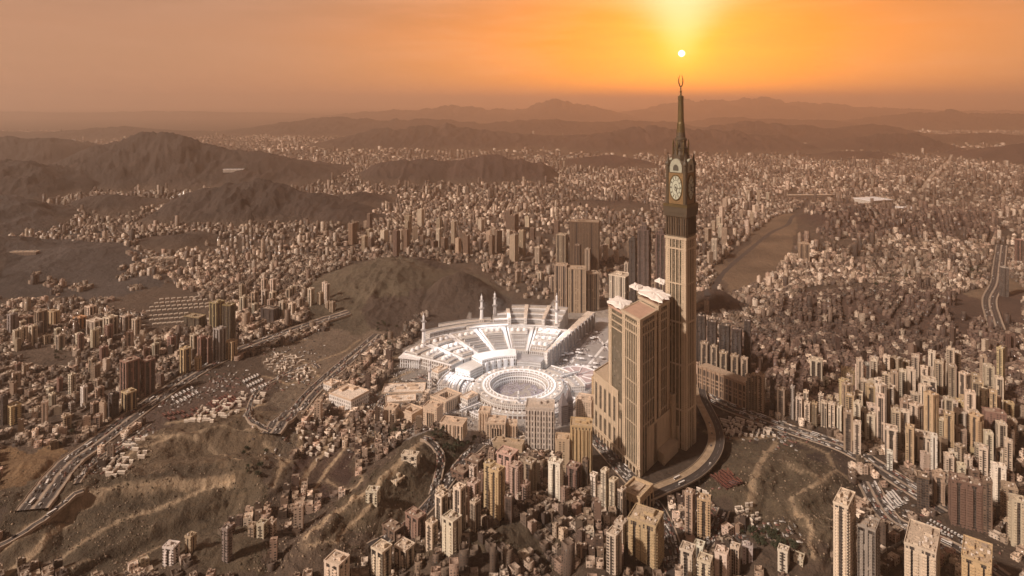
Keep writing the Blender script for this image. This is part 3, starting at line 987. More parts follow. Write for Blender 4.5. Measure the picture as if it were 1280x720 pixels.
def road(name, pix, width, mats, profile='street', lift=0.6, deck=None, step=10):
    """Ribbon along pixels. profile: list of (offset from, to, dz, material index); deck: height above ground at each pixel for a viaduct."""
    pts = []
    for i, q in enumerate(pix):
        if deck:
            x, y = flat(q[0], q[1], deck[i]); z = deck[i]
        else:
            x, y, z = hit(*q)
        pts.append((x, y, z))
    c = resample(pts, step)
    n = len(c)
    X = np.array([p.x for p in c]); Y = np.array([p.y for p in c])
    tx = np.gradient(X); ty = np.gradient(Y); L = np.hypot(tx, ty) + 1e-9
    nx, ny = ty / L, -tx / L            # to the right of travel
    hw = width / 2
    wob = np.ones(n)
    if profile == 'track':
        wob = 0.7 + 0.7 * fbm(X / 22, Y / 22, 3, 300)
        lift = 0.12
    if deck:
        Z = np.array([p.z for p in c])
    else:
        Z = np.maximum.reduce([height(X + nx * o, Y + ny * o) for o in (-hw, -hw / 2, 0, hw / 2, hw)])
        k = np.ones(7) / 7
        Zs = np.convolve(np.pad(Z, 3, mode='edge'), k, 'valid')
        Z = (Z + Zs) / 2 + lift if profile == 'track' else np.maximum(Z, Zs) + lift
    mb = MB()
    if profile == 'motorway':      # parapet, carriageway, median, carriageway, parapet
        P = [(-hw, -hw + 0.5, 1.0, 1), (-hw + 0.5, -hw * 0.80, 0.0, 1), (-hw * 0.80, -hw * 0.10, 0.0, 0), (-hw * 0.10, hw * 0.10, 0.25, 1), (hw * 0.10, hw * 0.80, 0.0, 0), (hw * 0.80, hw - 0.5, 0.0, 1), (hw - 0.5, hw, 1.0, 1)]
    elif profile == 'viaduct':
        P = [(-hw, -hw + 0.6, 1.1, 1), (-hw + 0.6, -1.0, 0.0, 0), (-1.0, -0.4, 0.9, 1), (-0.4, hw - 0.6, 0.004, 2), (hw - 0.6, hw, 1.1, 1)]
    elif profile == 'street':      # kerbed pavement on both sides
        P = [(-hw, -hw + 2.0, 0.14, 1), (-hw + 2.0, hw - 2.0, 0.0, 0), (hw - 2.0, hw, 0.14, 1)]
    else:
        P = [(-hw, hw, 0.0, 0)]
    cols = []
    for a, b, dz, mi in P:
        cols += [(a, dz, mi), (b, dz, mi)]
    mid_ = profile == 'track'
    sk = -1.6 if deck else (-2.0 if profile == 'track' else -4.0)
    full = [(-hw, sk, 1)] + cols + [(hw, sk, 1)]
    m = len(full)
    vs = []
    for i in range(n):
        for o, dz, mi in full:
            vs.append((X[i] + nx[i] * o * wob[i], Y[i] + ny[i] * o * wob[i], Z[i] + dz))
    o0 = len(mb.v); mb.v += vs
    for i in range(n - 1):
        for k in range(m - 1):
            if k % 2 == 1 or full[k][0] != full[k + 1][0] or full[k][1] != full[k + 1][1]:
                mi = full[k + 1][2] if k % 2 == 1 else (1 if len(mats) > 1 else 0)
                mb.f.append((o0 + i * m + k, o0 + i * m + k + 1, o0 + (i + 1) * m + k + 1, o0 + (i + 1) * m + k)); mb.m.append(min(mi, len(mats) - 1))
        if deck:
            mb.f.append((o0 + i * m + m - 1, o0 + i * m, o0 + (i + 1) * m, o0 + (i + 1) * m + m - 1)); mb.m.append(1)
    # painted lines lie 4 mm above the asphalt
    if profile in ('motorway', 'street', 'viaduct') and width > 9:
        offs = {'motorway': (-hw * 0.76, -hw * 0.45, -hw * 0.14, hw * 0.14, hw * 0.45, hw * 0.76), 'street': (0.0,), 'viaduct': (-hw * 0.5, hw * 0.5)}[profile]
        li = len(mats) - 1
        for o in offs:
            dash = o in (-hw * 0.45, hw * 0.45, 0.0, -hw * 0.5, hw * 0.5)
            for i in range(0, n - 1, 2 if dash else 1):
                q = []
                for ii, oo in ((i, o - 0.14), (i, o + 0.14), (i + 1, o + 0.14), (i + 1, o - 0.14)):
                    q.append((X[ii] + nx[ii] * oo, Y[ii] + ny[ii] * oo, Z[ii] + 0.012))
                b0 = len(mb.v); mb.v += q; mb.f.append((b0, b0 + 1, b0 + 2, b0 + 3)); mb.m.append(li)
    ob = mb.build(name, mats)
    tag(ob, kind='structure')
    ROADS[ob.name] = (X, Y, Z, nx, ny, hw)
    ROADPTS.append((X, Y, hw))
    return ob


MOT = [ASPHALT, CONC, LINE]
STR = [ASPHALT, CONC, LINE]
road('motorway', [(40, 640), (62, 608), (88, 580), (132, 545), (190, 502), (246, 465), (300, 438), (352, 418), (402, 402), (440, 391)], 40, MOT, 'motorway')
road('expressway', [(338, 545), (360, 520), (384, 497), (420, 463), (455, 434), (476, 416)], 34, MOT, 'motorway')
road('service_road', [(96, 606), (120, 578), (150, 556), (190, 528)], 9, STR, 'street')
road('boulevard', [(868, 480), (900, 504), (940, 520), (990, 538), (1045, 556), (1078, 572), (1110, 592), (1150, 618), (1185, 640)], 34, STR, 'motorway')
road('city_highway', [(1084, 604), (1098, 630), (1116, 652), (1150, 668), (1186, 684), (1225, 704), (1262, 730)], 30, MOT, 'motorway')
road('avenue', [(737, 540), (768, 576), (800, 612), (822, 640), (838, 680), (846, 735)], 26, STR, 'street')
road('side_street', [(905, 640), (890, 672), (872, 700), (858, 735)], 16, STR, 'street')
road('valley_road', [(600, 556), (574, 584), (548, 618), (524, 645), (498, 668), (462, 690)], 20, STR, 'street')
road('loop_road', [(528, 548), (542, 556), (551, 572), (548, 596), (540, 622)], 13, STR, 'street')
road('hill_road', [(-30, 700), (40, 660), (85, 628), (104, 616)], 10, STR, 'street')
road('curved_road', [(1246, 412), (1240, 394), (1237, 374), (1246, 354), (1249, 330), (1252, 306)], 36, [ASPHALT, CONC, LINE], 'motorway')
road('valley_highway', [(884, 372), (902, 344), (930, 318), (962, 292), (992, 270), (1012, 250)], 16, [ASPHALT, CONC], 'track')
road('far_highway', [(1150, 240), (1166, 218), (1182, 204), (1190, 192)], 22, [CONC, CONC], 'track')
road('camp_road', [(338, 540), (310, 520), (318, 494), (352, 470), (388, 455), (400, 462)], 10, STR, 'street')
road('plaza_road', [(470, 512), (486, 492), (510, 478), (530, 472), (548, 480)], 12, STR, 'street')

# the raised road that sweeps round the tower complex, on piers
VI = [(800, 622), (826, 611), (850, 601), (872, 588), (888, 571), (895, 553), (893, 534), (884, 514), (876, 498), (873, 484)]
vi_deck = [11, 11, 11, 11, 11, 11, 10.5, 9, 6, 3]
VMAT = [DIRT, CONC, ASPHALT, LINE]
vo = road('viaduct', VI, 25, VMAT, 'viaduct', deck=vi_deck)
vo['kind'] = 'thing'; tag(vo, 'raised curved road on concrete piers sweeping round the clock tower complex', 'viaduct')
vX, vY, vZ, vnx, vny, vhw = ROADS['viaduct']
for i in range(2, len(vX) - 6, 3):
    for s in (-0.55, 0.55):
        x, y = vX[i] + vnx[i] * vhw * s, vY[i] + vny[i] * vhw * s
        MB().box(x, y, 2.2, 2.2, h1(x, y) - 1, vZ[i] - 1.62, 0.4).build('pier', CONC, vo)


def off_roads(x, y, pad=4.0):
    for X, Y, hw in ROADPTS:
        if ((X - x) ** 2 + (Y - y) ** 2).min() < (hw + pad) ** 2:
            return False
    return True

# ------------------------------------------------------------------ the clock tower and the complex at its feet
STONE_T = wall('tower_stone', 5.2, 3.6, (0.36, 0.62), (0.30, 0.74), glass=(0.06, 0.05, 0.04), col=(0.52, 0.415, 0.30), keep=0.95, slab=0.35)
STONE_V = wall('tower_stone_glazed', 3.4, 3.5, (0.16, 0.84), (0.10, 0.86), glass=(0.040, 0.035, 0.022), col=(0.20, 0.165, 0.12), keep=0.9, slab=0.5)
STONE_P = pbr('tower_stone_plain', (0.48, 0.385, 0.28), 0.8, 0.28, 0.04)
PODGL = wall('podium_glass', 4.0, 3.6, (0.08, 0.92), (0.08, 0.86), glass=(0.028, 0.024, 0.020), col=(0.20, 0.15, 0.10), keep=1.0)
DKSTONE = wall('tower_dark_ledge', 3.0, 40.0, (0.20, 0.70), (0.0, 0.98), glass=(0.020, 0.014, 0.010), col=(0.13, 0.085, 0.050), keep=1.0)
DKPLAIN = pbr('dark_bronze', (0.070, 0.052, 0.032), 0.55, 0.35, 0.08)
GILT = pbr('gilded_metal', (0.125, 0.092, 0.040), 0.45, 0.4, 0.1, metal=0.5)
GABLEM = pbr('gable_mosaic', (0.36, 0.36, 0.28), 0.5, 0.3, 0.3)
DIALM = pbr('dial_face', (0.46, 0.48, 0.38), 0.5, 0.15, 0.1)
DIALD = pbr('dial_marks', (0.07, 0.065, 0.05), 0.5, 0.2, 0.2)
PANELM = pbr('mosaic_panel', (0.20, 0.125, 0.055), 0.45, 0.4, 0.4)
CANVAS = pbr('white_canopy', (0.82, 0.77, 0.73), 0.7, 0.18, 0.10)
TERRA = pbr('terracotta_roof', (0.46, 0.30, 0.225), 0.85, 0.35, 0.06)


def spaceM(p, t):      # pixel at height t
    return flat(p[0], p[1], t)


P0 = Vector(flat(800, 597)); PL = Vector(flat(742, 540)); PR = Vector(flat(868, 530))
AL = (PL - P0); LL = AL.length; AL.normalize()
AR = (PR - P0); LR = AR.length; AR.normalize()


def uv_(u, v):
    """u metres along the left wall, v metres along the right wall, from the near corner."""
    p = P0 + AL * u + AR * v
    return (p.x, p.y)


def quad(u0, u1, v0, v1):
    return [uv_(u0, v0), uv_(u0, v1), uv_(u1, v1), uv_(u1, v0)]


cx_ = empty('tower_complex', (0, 0, 0), 0, (0.5, 0.38, 0.25))
tag(cx_, 'huge stepped sandstone complex of hotel towers around the foot of the clock tower', 'hotel complex')
FOOT.append((float(P0.x + AL.x * 60 + AR.x * 90), float(P0.y + AL.y * 60 + AR.y * 90), 165))


def block(name, u0, u1, v0, v1, z0, z1, m, rim=True):
    MB().prism(quad(u0, u1, v0, v1), z0, z1, True).build(name, m, cx_)
    if rim:
        e = 0.5
        q = quad(u0 - e, u1 + e, v0 - e, v1 + e)
        MB().rim(q, z1 - 1.5, z1 + 1.6, 1.3).build('parapet', STONE_P, cx_)


# podium: the tall far part and the lower near part along the left wall, the long low part under the right towers
block('podium', 62, LL, 0, 74, -2, 101, STONE_T)
block('podium', 20, 62, 2, 40, -2, 83, STONE_T)
block('podium', 0, 70, 24, LR, -2, 62, STONE_T)
for i, u in enumerate(np.linspace(70, LL - 12, 5)):         # tall dark slits in the podium's left wall
    for z0, z1 in ((14, 40), (50, 88)):
        MB().prism([uv_(u, -0.30), uv_(u, 0.6), uv_(u + 6.5, 0.6), uv_(u + 6.5, -0.30)], z0, z1, True, True).build('window_strip', PODGL, cx_)
for i, u in enumerate((26, 38, 50)):
    MB().prism([uv_(u, 1.70), uv_(u, 2.6), uv_(u + 6, 2.6), uv_(u + 6, 1.70)], 16, 70, True, True).build('window_strip', PODGL, cx_)
# street arcade along the foot of the left wall
for u in np.linspace(8, LL - 8, 14):
    MB().prism([uv_(u - 1.2, -3.2), uv_(u - 1.2, 0.2), uv_(u + 1.2, 0.2), uv_(u + 1.2, -3.2)], -1, 11, True).build('buttress', STONE_P, cx_)
MB().prism([uv_(-1, -3.6), uv_(-1, 0.2), uv_(LL + 1, 0.2), uv_(LL + 1, -3.6)], 11.02, 12.6, True, True).build('arcade_roof', STONE_P, cx_)


def shaft(u0, u1, v0, v1, z1, sl, sr, roof=TERRA):
    """Hotel tower: stone corner piers, glazed fields between them, cornice and a roof terrace."""
    z0 = -2
    pw = 9.0
    MB().prism(quad(u0 + 1.2, u1 - 1.2, v0 + 1.2, v1 - 1.2), z0, z1 - 2, True).build('glazed_core', STONE_V, cx_)
    for a, b in ((u0, v0), (u1 - pw, v0), (u0, v1 - pw), (u1 - pw, v1 - pw)):
        MB().prism(quad(a, a + pw, b, b + pw), z0, z1, True).build('corner_pier', STONE_T, cx_)
    for k in range(1, sl):       # slimmer ribs on the left face
        u = u0 + (u1 - u0) * k / sl
        MB().prism(quad(u - 0.9, u + 0.9, v0 + 0.3, v0 + 2.2), z0, z1 - 8, True).build('rib', STONE_P, cx_)
    for k in range(1, sr):
        v = v0 + (v1 - v0) * k / sr
        MB().prism(quad(u0 + 0.3, u0 + 2.2, v - 0.9, v + 0.9), z0, z1 - 8, True).build('rib', STONE_P, cx_)
    for zz in np.arange(70, z1 - 40, 31.0):
        MB().rim(quad(u0 + .5, u1 - .5, v0 + .5, v1 - .5), zz, zz + 1.5, 1.5).build('belt', STONE_P, cx_)
    for zz, o, t in ((z1 - 26, 0.7, 2.0), (z1 - 13, 0.8, 2.2), (z1 - 3, 1.6, 4.2)):
        MB().rim(quad(u0 - o, u1 + o, v0 - o, v1 + o), zz, zz + t, 2.6).build('cornice', STONE_P, cx_)
    MB().prism(quad(u0 + 0.9, u1 - 0.9, v0 + 0.9, v1 - 0.9), z1 - 1.9, z1 + 0.4, True).build('roof', roof, cx_)


shaft(0, 50, 0, 56, 233, 8, 7)
# the second tower, set back, with a dark slot between
MB().prism(quad(4, 46, 56.5, 64), -2, 214, True).build('glazed_slot', PODGL, cx_)
shaft(2, 58, 64.5, 104, 236, 7, 6)
# wing toward the courtyard: dark glazed wall behind the podium
MB().prism(quad(50.5, 92, 2, 40), 60, 226, True).build('glazed_wing', STONE_V, cx_)
MB().prism(quad(83, 93, 1, 10), 60, 229, True).build('corner_pier', STONE_T, cx_)
for zz in (196, 207, 218):
    MB().rim(quad(50.6, 93.4, 0.8, 40.6), zz, zz + 1.6, 2.0).build('cornice', STONE_P, cx_)
MB().prism(quad(50.6, 94, 0.4, 41), 226.1, 229.5, True).build('roof', TERRA, cx_)
# third tower toward the back and the low wall at the right-hand end
shaft(6, 60, 112, 150, 196, 4, 3)
MB().prism(quad(-6, 40, 104.6, 176), -2, 84, True).build('podium', STONE_T, cx_)
MB().rim(quad(-6.8, 40.5, 104, 176.8), 82.5, 86, 2).build('parapet', STONE_P, cx_)
MB().prism(quad(-12, 6, 118, 150), -2, 34, True).build('entrance_block', STONE_T, cx_)
MB().prism(quad(-13, -12.02, 124, 144), 3, 28, True, True).build('entrance_glass', PODGL, cx_)
MB().prism(quad(-16, 20, 60, 112), -2, 16, True).build('podium', STONE_T, cx_)


def canopy(pts, z, zf, label, seed):
    """White wavy roof canopy of many scallops standing on the tower roofs."""
    r = random.Random(seed)
    root = empty('roof_canopy', (pts[0][0], pts[0][1], z))
    tag(root, label, 'roof canopy', 'white canopies on the hotel roofs')
    n = len(pts)
    cxm = sum(p[0] for p in pts) / n; cym = sum(p[1] for p in pts) / n
    out = []
    for i in range(n):
        a, b = pts[i], pts[(i + 1) % n]
        for k in range(6):
            t = k / 6
            s = 1 + (0.10 if k % 3 == 1 else -0.05) * r.uniform(0.5, 1.5)
            x = a[0] + (b[0] - a[0]) * t; y = a[1] + (b[1] - a[1]) * t
            out.append(((cxm + (x - cxm) * s) - pts[0][0], (cym + (y - cym) * s) - pts[0][1]))
    m = len(out)
    mb = MB()
    cen = (cxm - pts[0][0], cym - pts[0][1])
    vs = [(x, y, zf) for x, y in out] + [(x * .97 + cen[0] * .03, y * .97 + cen[1] * .03, zf + 1.6 + r.uniform(-.5, .9)) for x, y in out] + [(x * .5 + cen[0] * .5, y * .5 + cen[1] * .5, zf + 3.0 + r.uniform(-.8, 1.2)) for x, y in out] + [(cen[0], cen[1], zf + 3.5)]
    fs = [tuple(reversed(range(m)))]
    for i in range(m):
        j = (i + 1) % m
        fs += [(i, j, m + j, m + i), (m + i, m + j, 2 * m + j, 2 * m + i), (2 * m + i, 2 * m + j, 3 * m)]
    mb.add(vs, fs).build('canopy_roof', CANVAS, root)
    for i in range(0, n):
        x, y = pts[i][0] - pts[0][0], pts[i][1] - pts[0][1]
        x = cen[0] + (x - cen[0]) * .88; y = cen[1] + (y - cen[1]) * .88
        MB().box(x, y, 1.2, 1.2, 0, zf + 0.6).build('post', STONE_P, root)


canopy([uv_(52, -2), uv_(52, 38), uv_(96, 34), uv_(96, -3)], 229.5, 3.5, 'white scalloped canopy on the lower roof nearest the courtyard', 3)
canopy([uv_(-2, 62), uv_(-4, 104), uv_(40, 108), uv_(66, 96), (uv_(60, 60))], 236.4, 7, 'largest white scalloped canopy on the roof beside the clock shaft', 5)
canopy([uv_(62, 64), uv_(64, 90), uv_(88, 88), uv_(88, 64)], 236.4, 8, 'small white canopy on the roof behind the largest canopy', 8)
canopy([uv_(30, 118), uv_(30, 138), uv_(56, 138), uv_(56, 118)], 236.4, 14, 'white canopy peak glimpsed left of the clock shaft', 9)

# --- the clock tower itself: square plan turned so that its left face looks to the viewer
TY = FPX / 0.7687 + 6
TX = (851 - 640) * TY / FPX
TW = 35.2                       # side of the shaft
ta = -R(26.6) - math.atan2(TX, TY)
ct = empty('clock_tower', (TX, TY, 0), ta)
tag(ct, 'immense clock tower with green white dials and a golden spire topped by a crescent', 'clock tower')
FOOT.append((TX, TY, 40))


def sq(s):
    h = s / 2
    return [(-h, -h), (h, -h), (h, h), (-h, h)]


MB().prism(sq(TW), -2, 340, True).build('shaft', STONE_V, ct)
for sx in (-1, 1):
    for sy in (-1, 1):
        MB().box(sx * (TW / 2 - 3.4), sy * (TW / 2 - 3.4), 8.2, 8.2, -2, 338).build('corner_pier', STONE_T, ct)
for k in (-1, 0, 1):
    for ax in (0, 1):
        x, y = (k * 6.4, -TW / 2 - 0.2) if ax == 0 else (TW / 2 + 0.2, k * 6.4)
        MB().box(x, y, 1.5, 1.5, -2, 336).build('rib', STONE_P, ct)
for z in (60, 132, 200, 262, 318):
    MB().rim(sq(TW + 2.2), z, z + 2.4, 1.7).build('string_course', STONE_P, ct)
# pale arcade at the head of the shaft
MB().rim(sq(TW + 3), 334, 338, 2.4).build('cornice', STONE_P, ct)
MB().prism(sq(TW + 0.6), 340.1, 371, True).build('dark_drum', DKSTONE, ct)
for k in range(8):
    o = -TW / 2 + 2.4 + k * (TW - 4.8) / 7
    MB().box(o, -TW / 2 - 0.9, 1.2, 1.6, 341, 369).build('fin', DKPLAIN, ct)
    MB().box(TW / 2 + 0.9, o, 1.6, 1.2, 341, 369).build('fin', DKPLAIN, ct)
MB().prism(sq(TW + 4.6), 371.05, 377, True, True).build('ledge', DKPLAIN, ct)
MB().prism(sq(TW + 5.8), 377.05, 388, True, True).build('gallery', DKPLAIN, ct)
MB().rim(sq(TW + 6.4), 386.5, 391, 0.9).build('balustrade', GILT, ct)
BW = TW - 2.2
MB().prism(sq(BW), 388.05, 455, True).build('clock_body', DKPLAIN, ct)
for sx in (-1, 1):
    for sy in (-1, 1):
        MB().lathe([(3.4, 388), (3.4, 452), (4.2, 453), (4.2, 456), (2.6, 459), (1.2, 466), (0.2, 474)], 10, sx * (BW / 2 - 1.4), sy * (BW / 2 - 1.4)).build('corner_turret', DKPLAIN, ct)


def dial(face):
    """One clock face: mosaic panel, gilded frame, oval dial, hour marks and hands. face 0 looks to -y, 1 to +x, 2 to +y, 3 to -x."""
    f = empty('clock_face', (0, 0, 0), face * math.pi / 2); f.parent = ct
    y = -BW / 2
    zc, rx, rz = 417.5, 10.2, 19.2

    def oval(k, yy, thick, mat, name, k0=None, parent=f):
        n = 40; vs = []; fs = []
        e = [(math.cos(2 * math.pi * i / n), math.sin(2 * math.pi * i / n)) for i in range(n)]
        mb = MB()
        if k0 is None:
            vs = [(rx * k * a, yy - thick, zc + rz * k * b) for a, b in e] + [(rx * k * a, yy, zc + rz * k * b) for a, b in e]
            fs = [tuple(range(n))] + [(i, n + i, n + (i + 1) % n, (i + 1) % n) for i in range(n)]
        else:
            vs = [(rx * q * a, yq, zc + rz * q * b) for q, yq in ((k0, yy), (k0, yy - thick), (k, yy - thick), (k, yy)) for a, b in e]
            for r_ in range(3):
                fs += [(r_ * n + i, r_ * n + (i + 1) % n, r_ * n + n + (i + 1) % n, r_ * n + n + i) for i in range(n)]
        mb.add(vs, fs).build(name, mat, parent)
    MB().box(0, y - 0.35, 25.5, 0.7, 391, 441).build('mosaic_panel', PANELM, f)
    oval(1.0, y - 0.7, 0.5, DIALM, 'dial')
    oval(1.09, y - 0.7, 1.2, GILT, 'dial_rim', 1.0)
    oval(0.66, y - 1.18, 0.25, DIALD, 'minute_ring', 0.62)
    oval(0.30, y - 1.18, 0.25, DIALD, 'centre_ring', 0.24)
    for k in range(12):
        a = k * math.pi / 6
        p = [(rx * q * math.sin(a + s), zc + rz * q * math.cos(a + s)) for q, s in ((0.72, -0.07), (0.93, -0.06), (0.93, 0.06), (0.72, 0.07))]
        mb = MB().add([(px, y - 1.45, pz) for px, pz in p] + [(px, y - 1.19, pz) for px, pz in p], [(0, 3, 2, 1), (0, 1, 5, 4), (1, 2, 6, 5), (2, 3, 7, 6), (3, 0, 4, 7)])
        mb.build('hour_mark', DIALD, f)
    for a, L, wd in ((R(152), 0.60, 1.5), (R(96), 0.86, 1.0)):
        dx, dz = rx * math.sin(a), rz * math.cos(a)
        n_ = math.hypot(dx, dz); ox, oz = dz / n_ * wd / 2, -dx / n_ * wd / 2
        p = [(-dx * .12 - ox, zc - dz * .12 - oz), (dx * L - ox * .4, zc + dz * L - oz * .4), (dx * L + ox * .4, zc + dz * L + oz * .4), (-dx * .12 + ox, zc - dz * .12 + oz)]
        MB().add([(px, y - 1.95, pz) for px, pz in p] + [(px, y - 1.6, pz) for px, pz in p], [(0, 1, 2, 3), (0, 4, 5, 1), (1, 5, 6, 2), (2, 6, 7, 3), (3, 7, 4, 0), (7, 6, 5, 4)]).build('clock_hand', DIALD, f)
    # arched pale gable over the dial
    n = 14
    pts = [(-10.5, 442)] + [(10.5, 442)] + [(10.5 * math.cos(math.pi * i / n), 449 + 15 * math.sin(math.pi * i / n)) for i in range(n + 1)]
    m = len(pts)
    MB().add([(px, y - 1.0, pz) for px, pz in pts] + [(px, y + 3.0, pz) for px, pz in pts], [tuple(range(m)), tuple(range(2 * m - 1, m - 1, -1))] + [((i + 1) % m, i, m + i, m + (i + 1) % m) for i in range(m)]).build('gable', GABLEM, f)
    pts2 = [(px * .45, 447 + (pz - 447) * .45) for px, pz in pts]
    MB().add([(px, y - 1.3, pz) for px, pz in pts2] + [(px, y - 1.02, pz) for px, pz in pts2], [tuple(range(m))] + [((i + 1) % m, i, m + i, m + (i + 1) % m) for i in range(m)]).build('gable_inlay', DIALD, f)


for k in range(4):
    dial(k)
MB().prism(sq(BW - 3), 455.05, 461, True).build('upper_terrace', DKPLAIN, ct)
MB().prism([(14 * math.cos(2 * math.pi * (k + .5) / 8), 14 * math.sin(2 * math.pi * (k + .5) / 8)) for k in range(8)], 461.05, 470, True).build('octagon', DKPLAIN, ct)
MB().lathe([(12.5, 470), (11.5, 476), (12.4, 477), (12.4, 480), (9.2, 482), (8.6, 492), (9.6, 493), (9.6, 496), (7.4, 498), (6.8, 506)], 16).build('lantern_base', DKPLAIN, ct)
for k in range(8):
    a = 2 * math.pi * k / 8
    MB().lathe([(1.0, 470), (1.0, 486), (1.5, 487), (0.2, 495)], 6, 13.0 * math.cos(a), 13.0 * math.sin(a)).build('pinnacle', GILT, ct)
MB().lathe([(6.8, 506), (6.4, 512), (5.9, 520), (5.2, 523), (4.9, 530), (4.5, 548), (4.2, 558), (4.5, 560), (4.6, 565), (1.6, 566.5), (1.2, 571), (1.9, 572), (1.9, 573.5), (0.9, 575), (0.9, 581)], 16, cap=True).build('spire', GILT, ct, smooth=False)
# crescent: open ring, horns up
vs = []; fs = []
N = 26
for i in range(N + 1):
    a = R(-90 + 14) - R(0) + (i / N - 0.5) * 2 * R(166)
    a = R(-90) + (i / N - 0.5) * 2 * R(168)
    t = abs(i / N - 0.5) * 2
    wd = 1.7 * (1 - t ** 2.2) + 0.18
    cx0, cz0 = 3.4 * math.cos(a), 590.6 + 9.6 * math.sin(a)
    nx_, nz_ = math.cos(a), math.sin(a)
    for o, yy in ((-wd / 2, -wd * .4), (wd / 2, -wd * .4), (wd / 2, wd * .4), (-wd / 2, wd * .4)):
        vs.append((cx0 + nx_ * o, yy, cz0 + nz_ * o))
for i in range(N):
    for k in range(4):
        fs.append((4 * i + k, 4 * i + (k + 1) % 4, 4 * i + 4 + (k + 1) % 4, 4 * i + 4 + k))
fs += [(3, 2, 1, 0), tuple(4 * N + k for k in range(4))]
cr = MB().add(vs, fs).build('crescent', GILT, ct)
cr.rotation_euler = (0, 0, -ta)

# ------------------------------------------------------------------ the great courtyard: oval arcade, prayer halls, minarets, plazas
MX, MY = flat(649, 493)
FOOT.append((MX, MY, 112))


def pol(r, a, dx=0.0, dy=0.0):
    return (MX + dx + r * math.cos(R(a)), MY + dy + r * math.sin(R(a)))


def loc(r, a):
    return (r * math.cos(R(a)), r * math.sin(R(a)))


def annulus(name, r0, r1, z0, z1, m, parent, a0=0, a1=360, seg=72, hole_wall=True):
    """Ring or sector of a ring with inner and outer walls, flat top."""
    full = a1 - a0 >= 360
    n = seg
    vs = []; fs = []
    ang = [a0 + (a1 - a0) * i / n for i in range(n + (0 if full else 1))]
    for a in ang:
        for r_, z in ((r0, z0), (r0, z1), (r1, z1), (r1, z0)):
            x, y = loc(r_, a)
            vs.append((x, y, z))
    k = len(ang)
    for i in range(n):
        j = (i + 1) % k
        a, b = 4 * i, 4 * j
        fs += [(a + 1, a + 2, b + 2, b + 1), (a + 2, a + 3, b + 3, b + 2), (b, b + 1, a + 1, a)][: 3 if hole_wall else 2]
    if not full:
        fs += [(0, 3, 2, 1)[::-1] and (0, 1, 2, 3)[::-1], tuple(4 * n + q for q in (3, 2, 1, 0))[::-1]]
    mb = MB().add(vs, fs)
    return mb.build(name, m, parent)


ARCH = wall('arcade_arches', 5.6, 7.6, (0.20, 0.80), (0.10, 0.76), glass=(0.075, 0.055, 0.045), col=(0.66, 0.65, 0.64), keep=1.0, roof=0.95, groughness=0.7)
ARCH2 = wall('arcade_small_arches', 3.6, 5.2, (0.26, 0.74), (0.12, 0.74), glass=(0.10, 0.08, 0.07), col=(0.62, 0.61, 0.60), keep=1.0, roof=0.9, groughness=0.7)
FLOORM = wall('court_floor', 3.0, 3.0, (0, 0.0), (0, 0.0), col=(0.52, 0.46, 0.47), roof=1.3)

# courtyard floor
court = MB().lathe([(52, 0.9), (51.5, 1.0)], 64, MX, MY).build('courtyard', MARBLE2)
tag(court, kind='structure')
ring = empty('oval_arcade', (MX, MY, 0))
tag(ring, 'white ring shaped arcade of arches enclosing the round open court', 'arcade')
annulus('lower_arcade', 50, 86, -1, 12, ARCH, ring)
annulus('upper_arcade', 56, 84, 12.01, 19, ARCH2, ring)
annulus('inner_parapet', 50, 51.2, 12.02, 13.4, MARBLE, ring)
annulus('outer_parapet', 55.8, 57, 19.02, 20.4, MARBLE, ring)
annulus('outer_gallery', 86.02, 97, -1, 9, ARCH, ring, 0, 360)
annulus('roof_walk', 66, 70, 19.01, 20.1, MARBLE, ring)
for i in range(36):
    x, y = loc(62, i * 10)
    MB().lathe([(1.6, 19.0), (1.6, 20.2), (1.2, 21.6), (0.5, 22.4)], 8, x, y).build('roof_dome', MARBLE, ring)
for i in range(40):
    x, y = loc(77.5, i * 9 + 3)
    MB().box(x, y, 5.0, 3.2, 18.9, 20.6 + (i % 3) * 0.5, R(i * 9 + 3)).build('roof_lantern', (MARBLE, MARBLE2, STONE)[i % 3], ring)
for i in range(48):
    x, y = loc(91.5, i * 7.5)
    MB().lathe([(1.9, 8.9), (1.8, 9.8), (1.3, 10.9), (0.4, 11.6)], 8, x, y).build('gallery_dome', MARBLE, ring)

# people on the court floor: nobody could count them
crowd_rows = []
rr = random.Random(4)
for i in range(4200):
    rad = 49 * math.sqrt(rr.uniform(0.05, 1)); a = rr.uniform(0, 360)
    if fbm(np.array([rad * math.cos(R(a)) / 14]), np.array([rad * math.sin(R(a)) / 14]), 3, 4)[0] < 0.40:
        continue
    x, y = pol(rad, a)
    c = rr.choice(((0.62, 0.60, 0.60), (0.08, 0.07, 0.08), (0.30, 0.27, 0.36), (0.40, 0.36, 0.44), (0.25, 0.2, 0.2)))
    crowd_rows.append((x, y, 0.7, 0.6, rr.uniform(0, 3), 0.95, 1.0 + rr.uniform(1.4, 1.7), *c))
for i in range(3600):         # and on the plaza to the right of the halls
    q = (rr.uniform(690, 768), rr.uniform(412, 492))
    x, y = flat(*q)
    if fbm(np.array([x / 25]), np.array([y / 25]), 3, 14)[0] < 0.5 or not inpoly(q[0], q[1], [(695, 470), (700, 410), (742, 402), (768, 430), (764, 470), (738, 490), (715, 470)]):
        continue
    c = rr.choice(((0.66, 0.62, 0.6), (0.08, 0.07, 0.08), (0.5, 0.42, 0.4), (0.3, 0.25, 0.25)))
    crowd_rows.append((x, y, 1.0, 0.8, rr.uniform(0, 3), 0.3, 2.0, *c))
TINTP = wall('tinted_plain', 3, 3, (0, 0), (0, 0), tint=True)
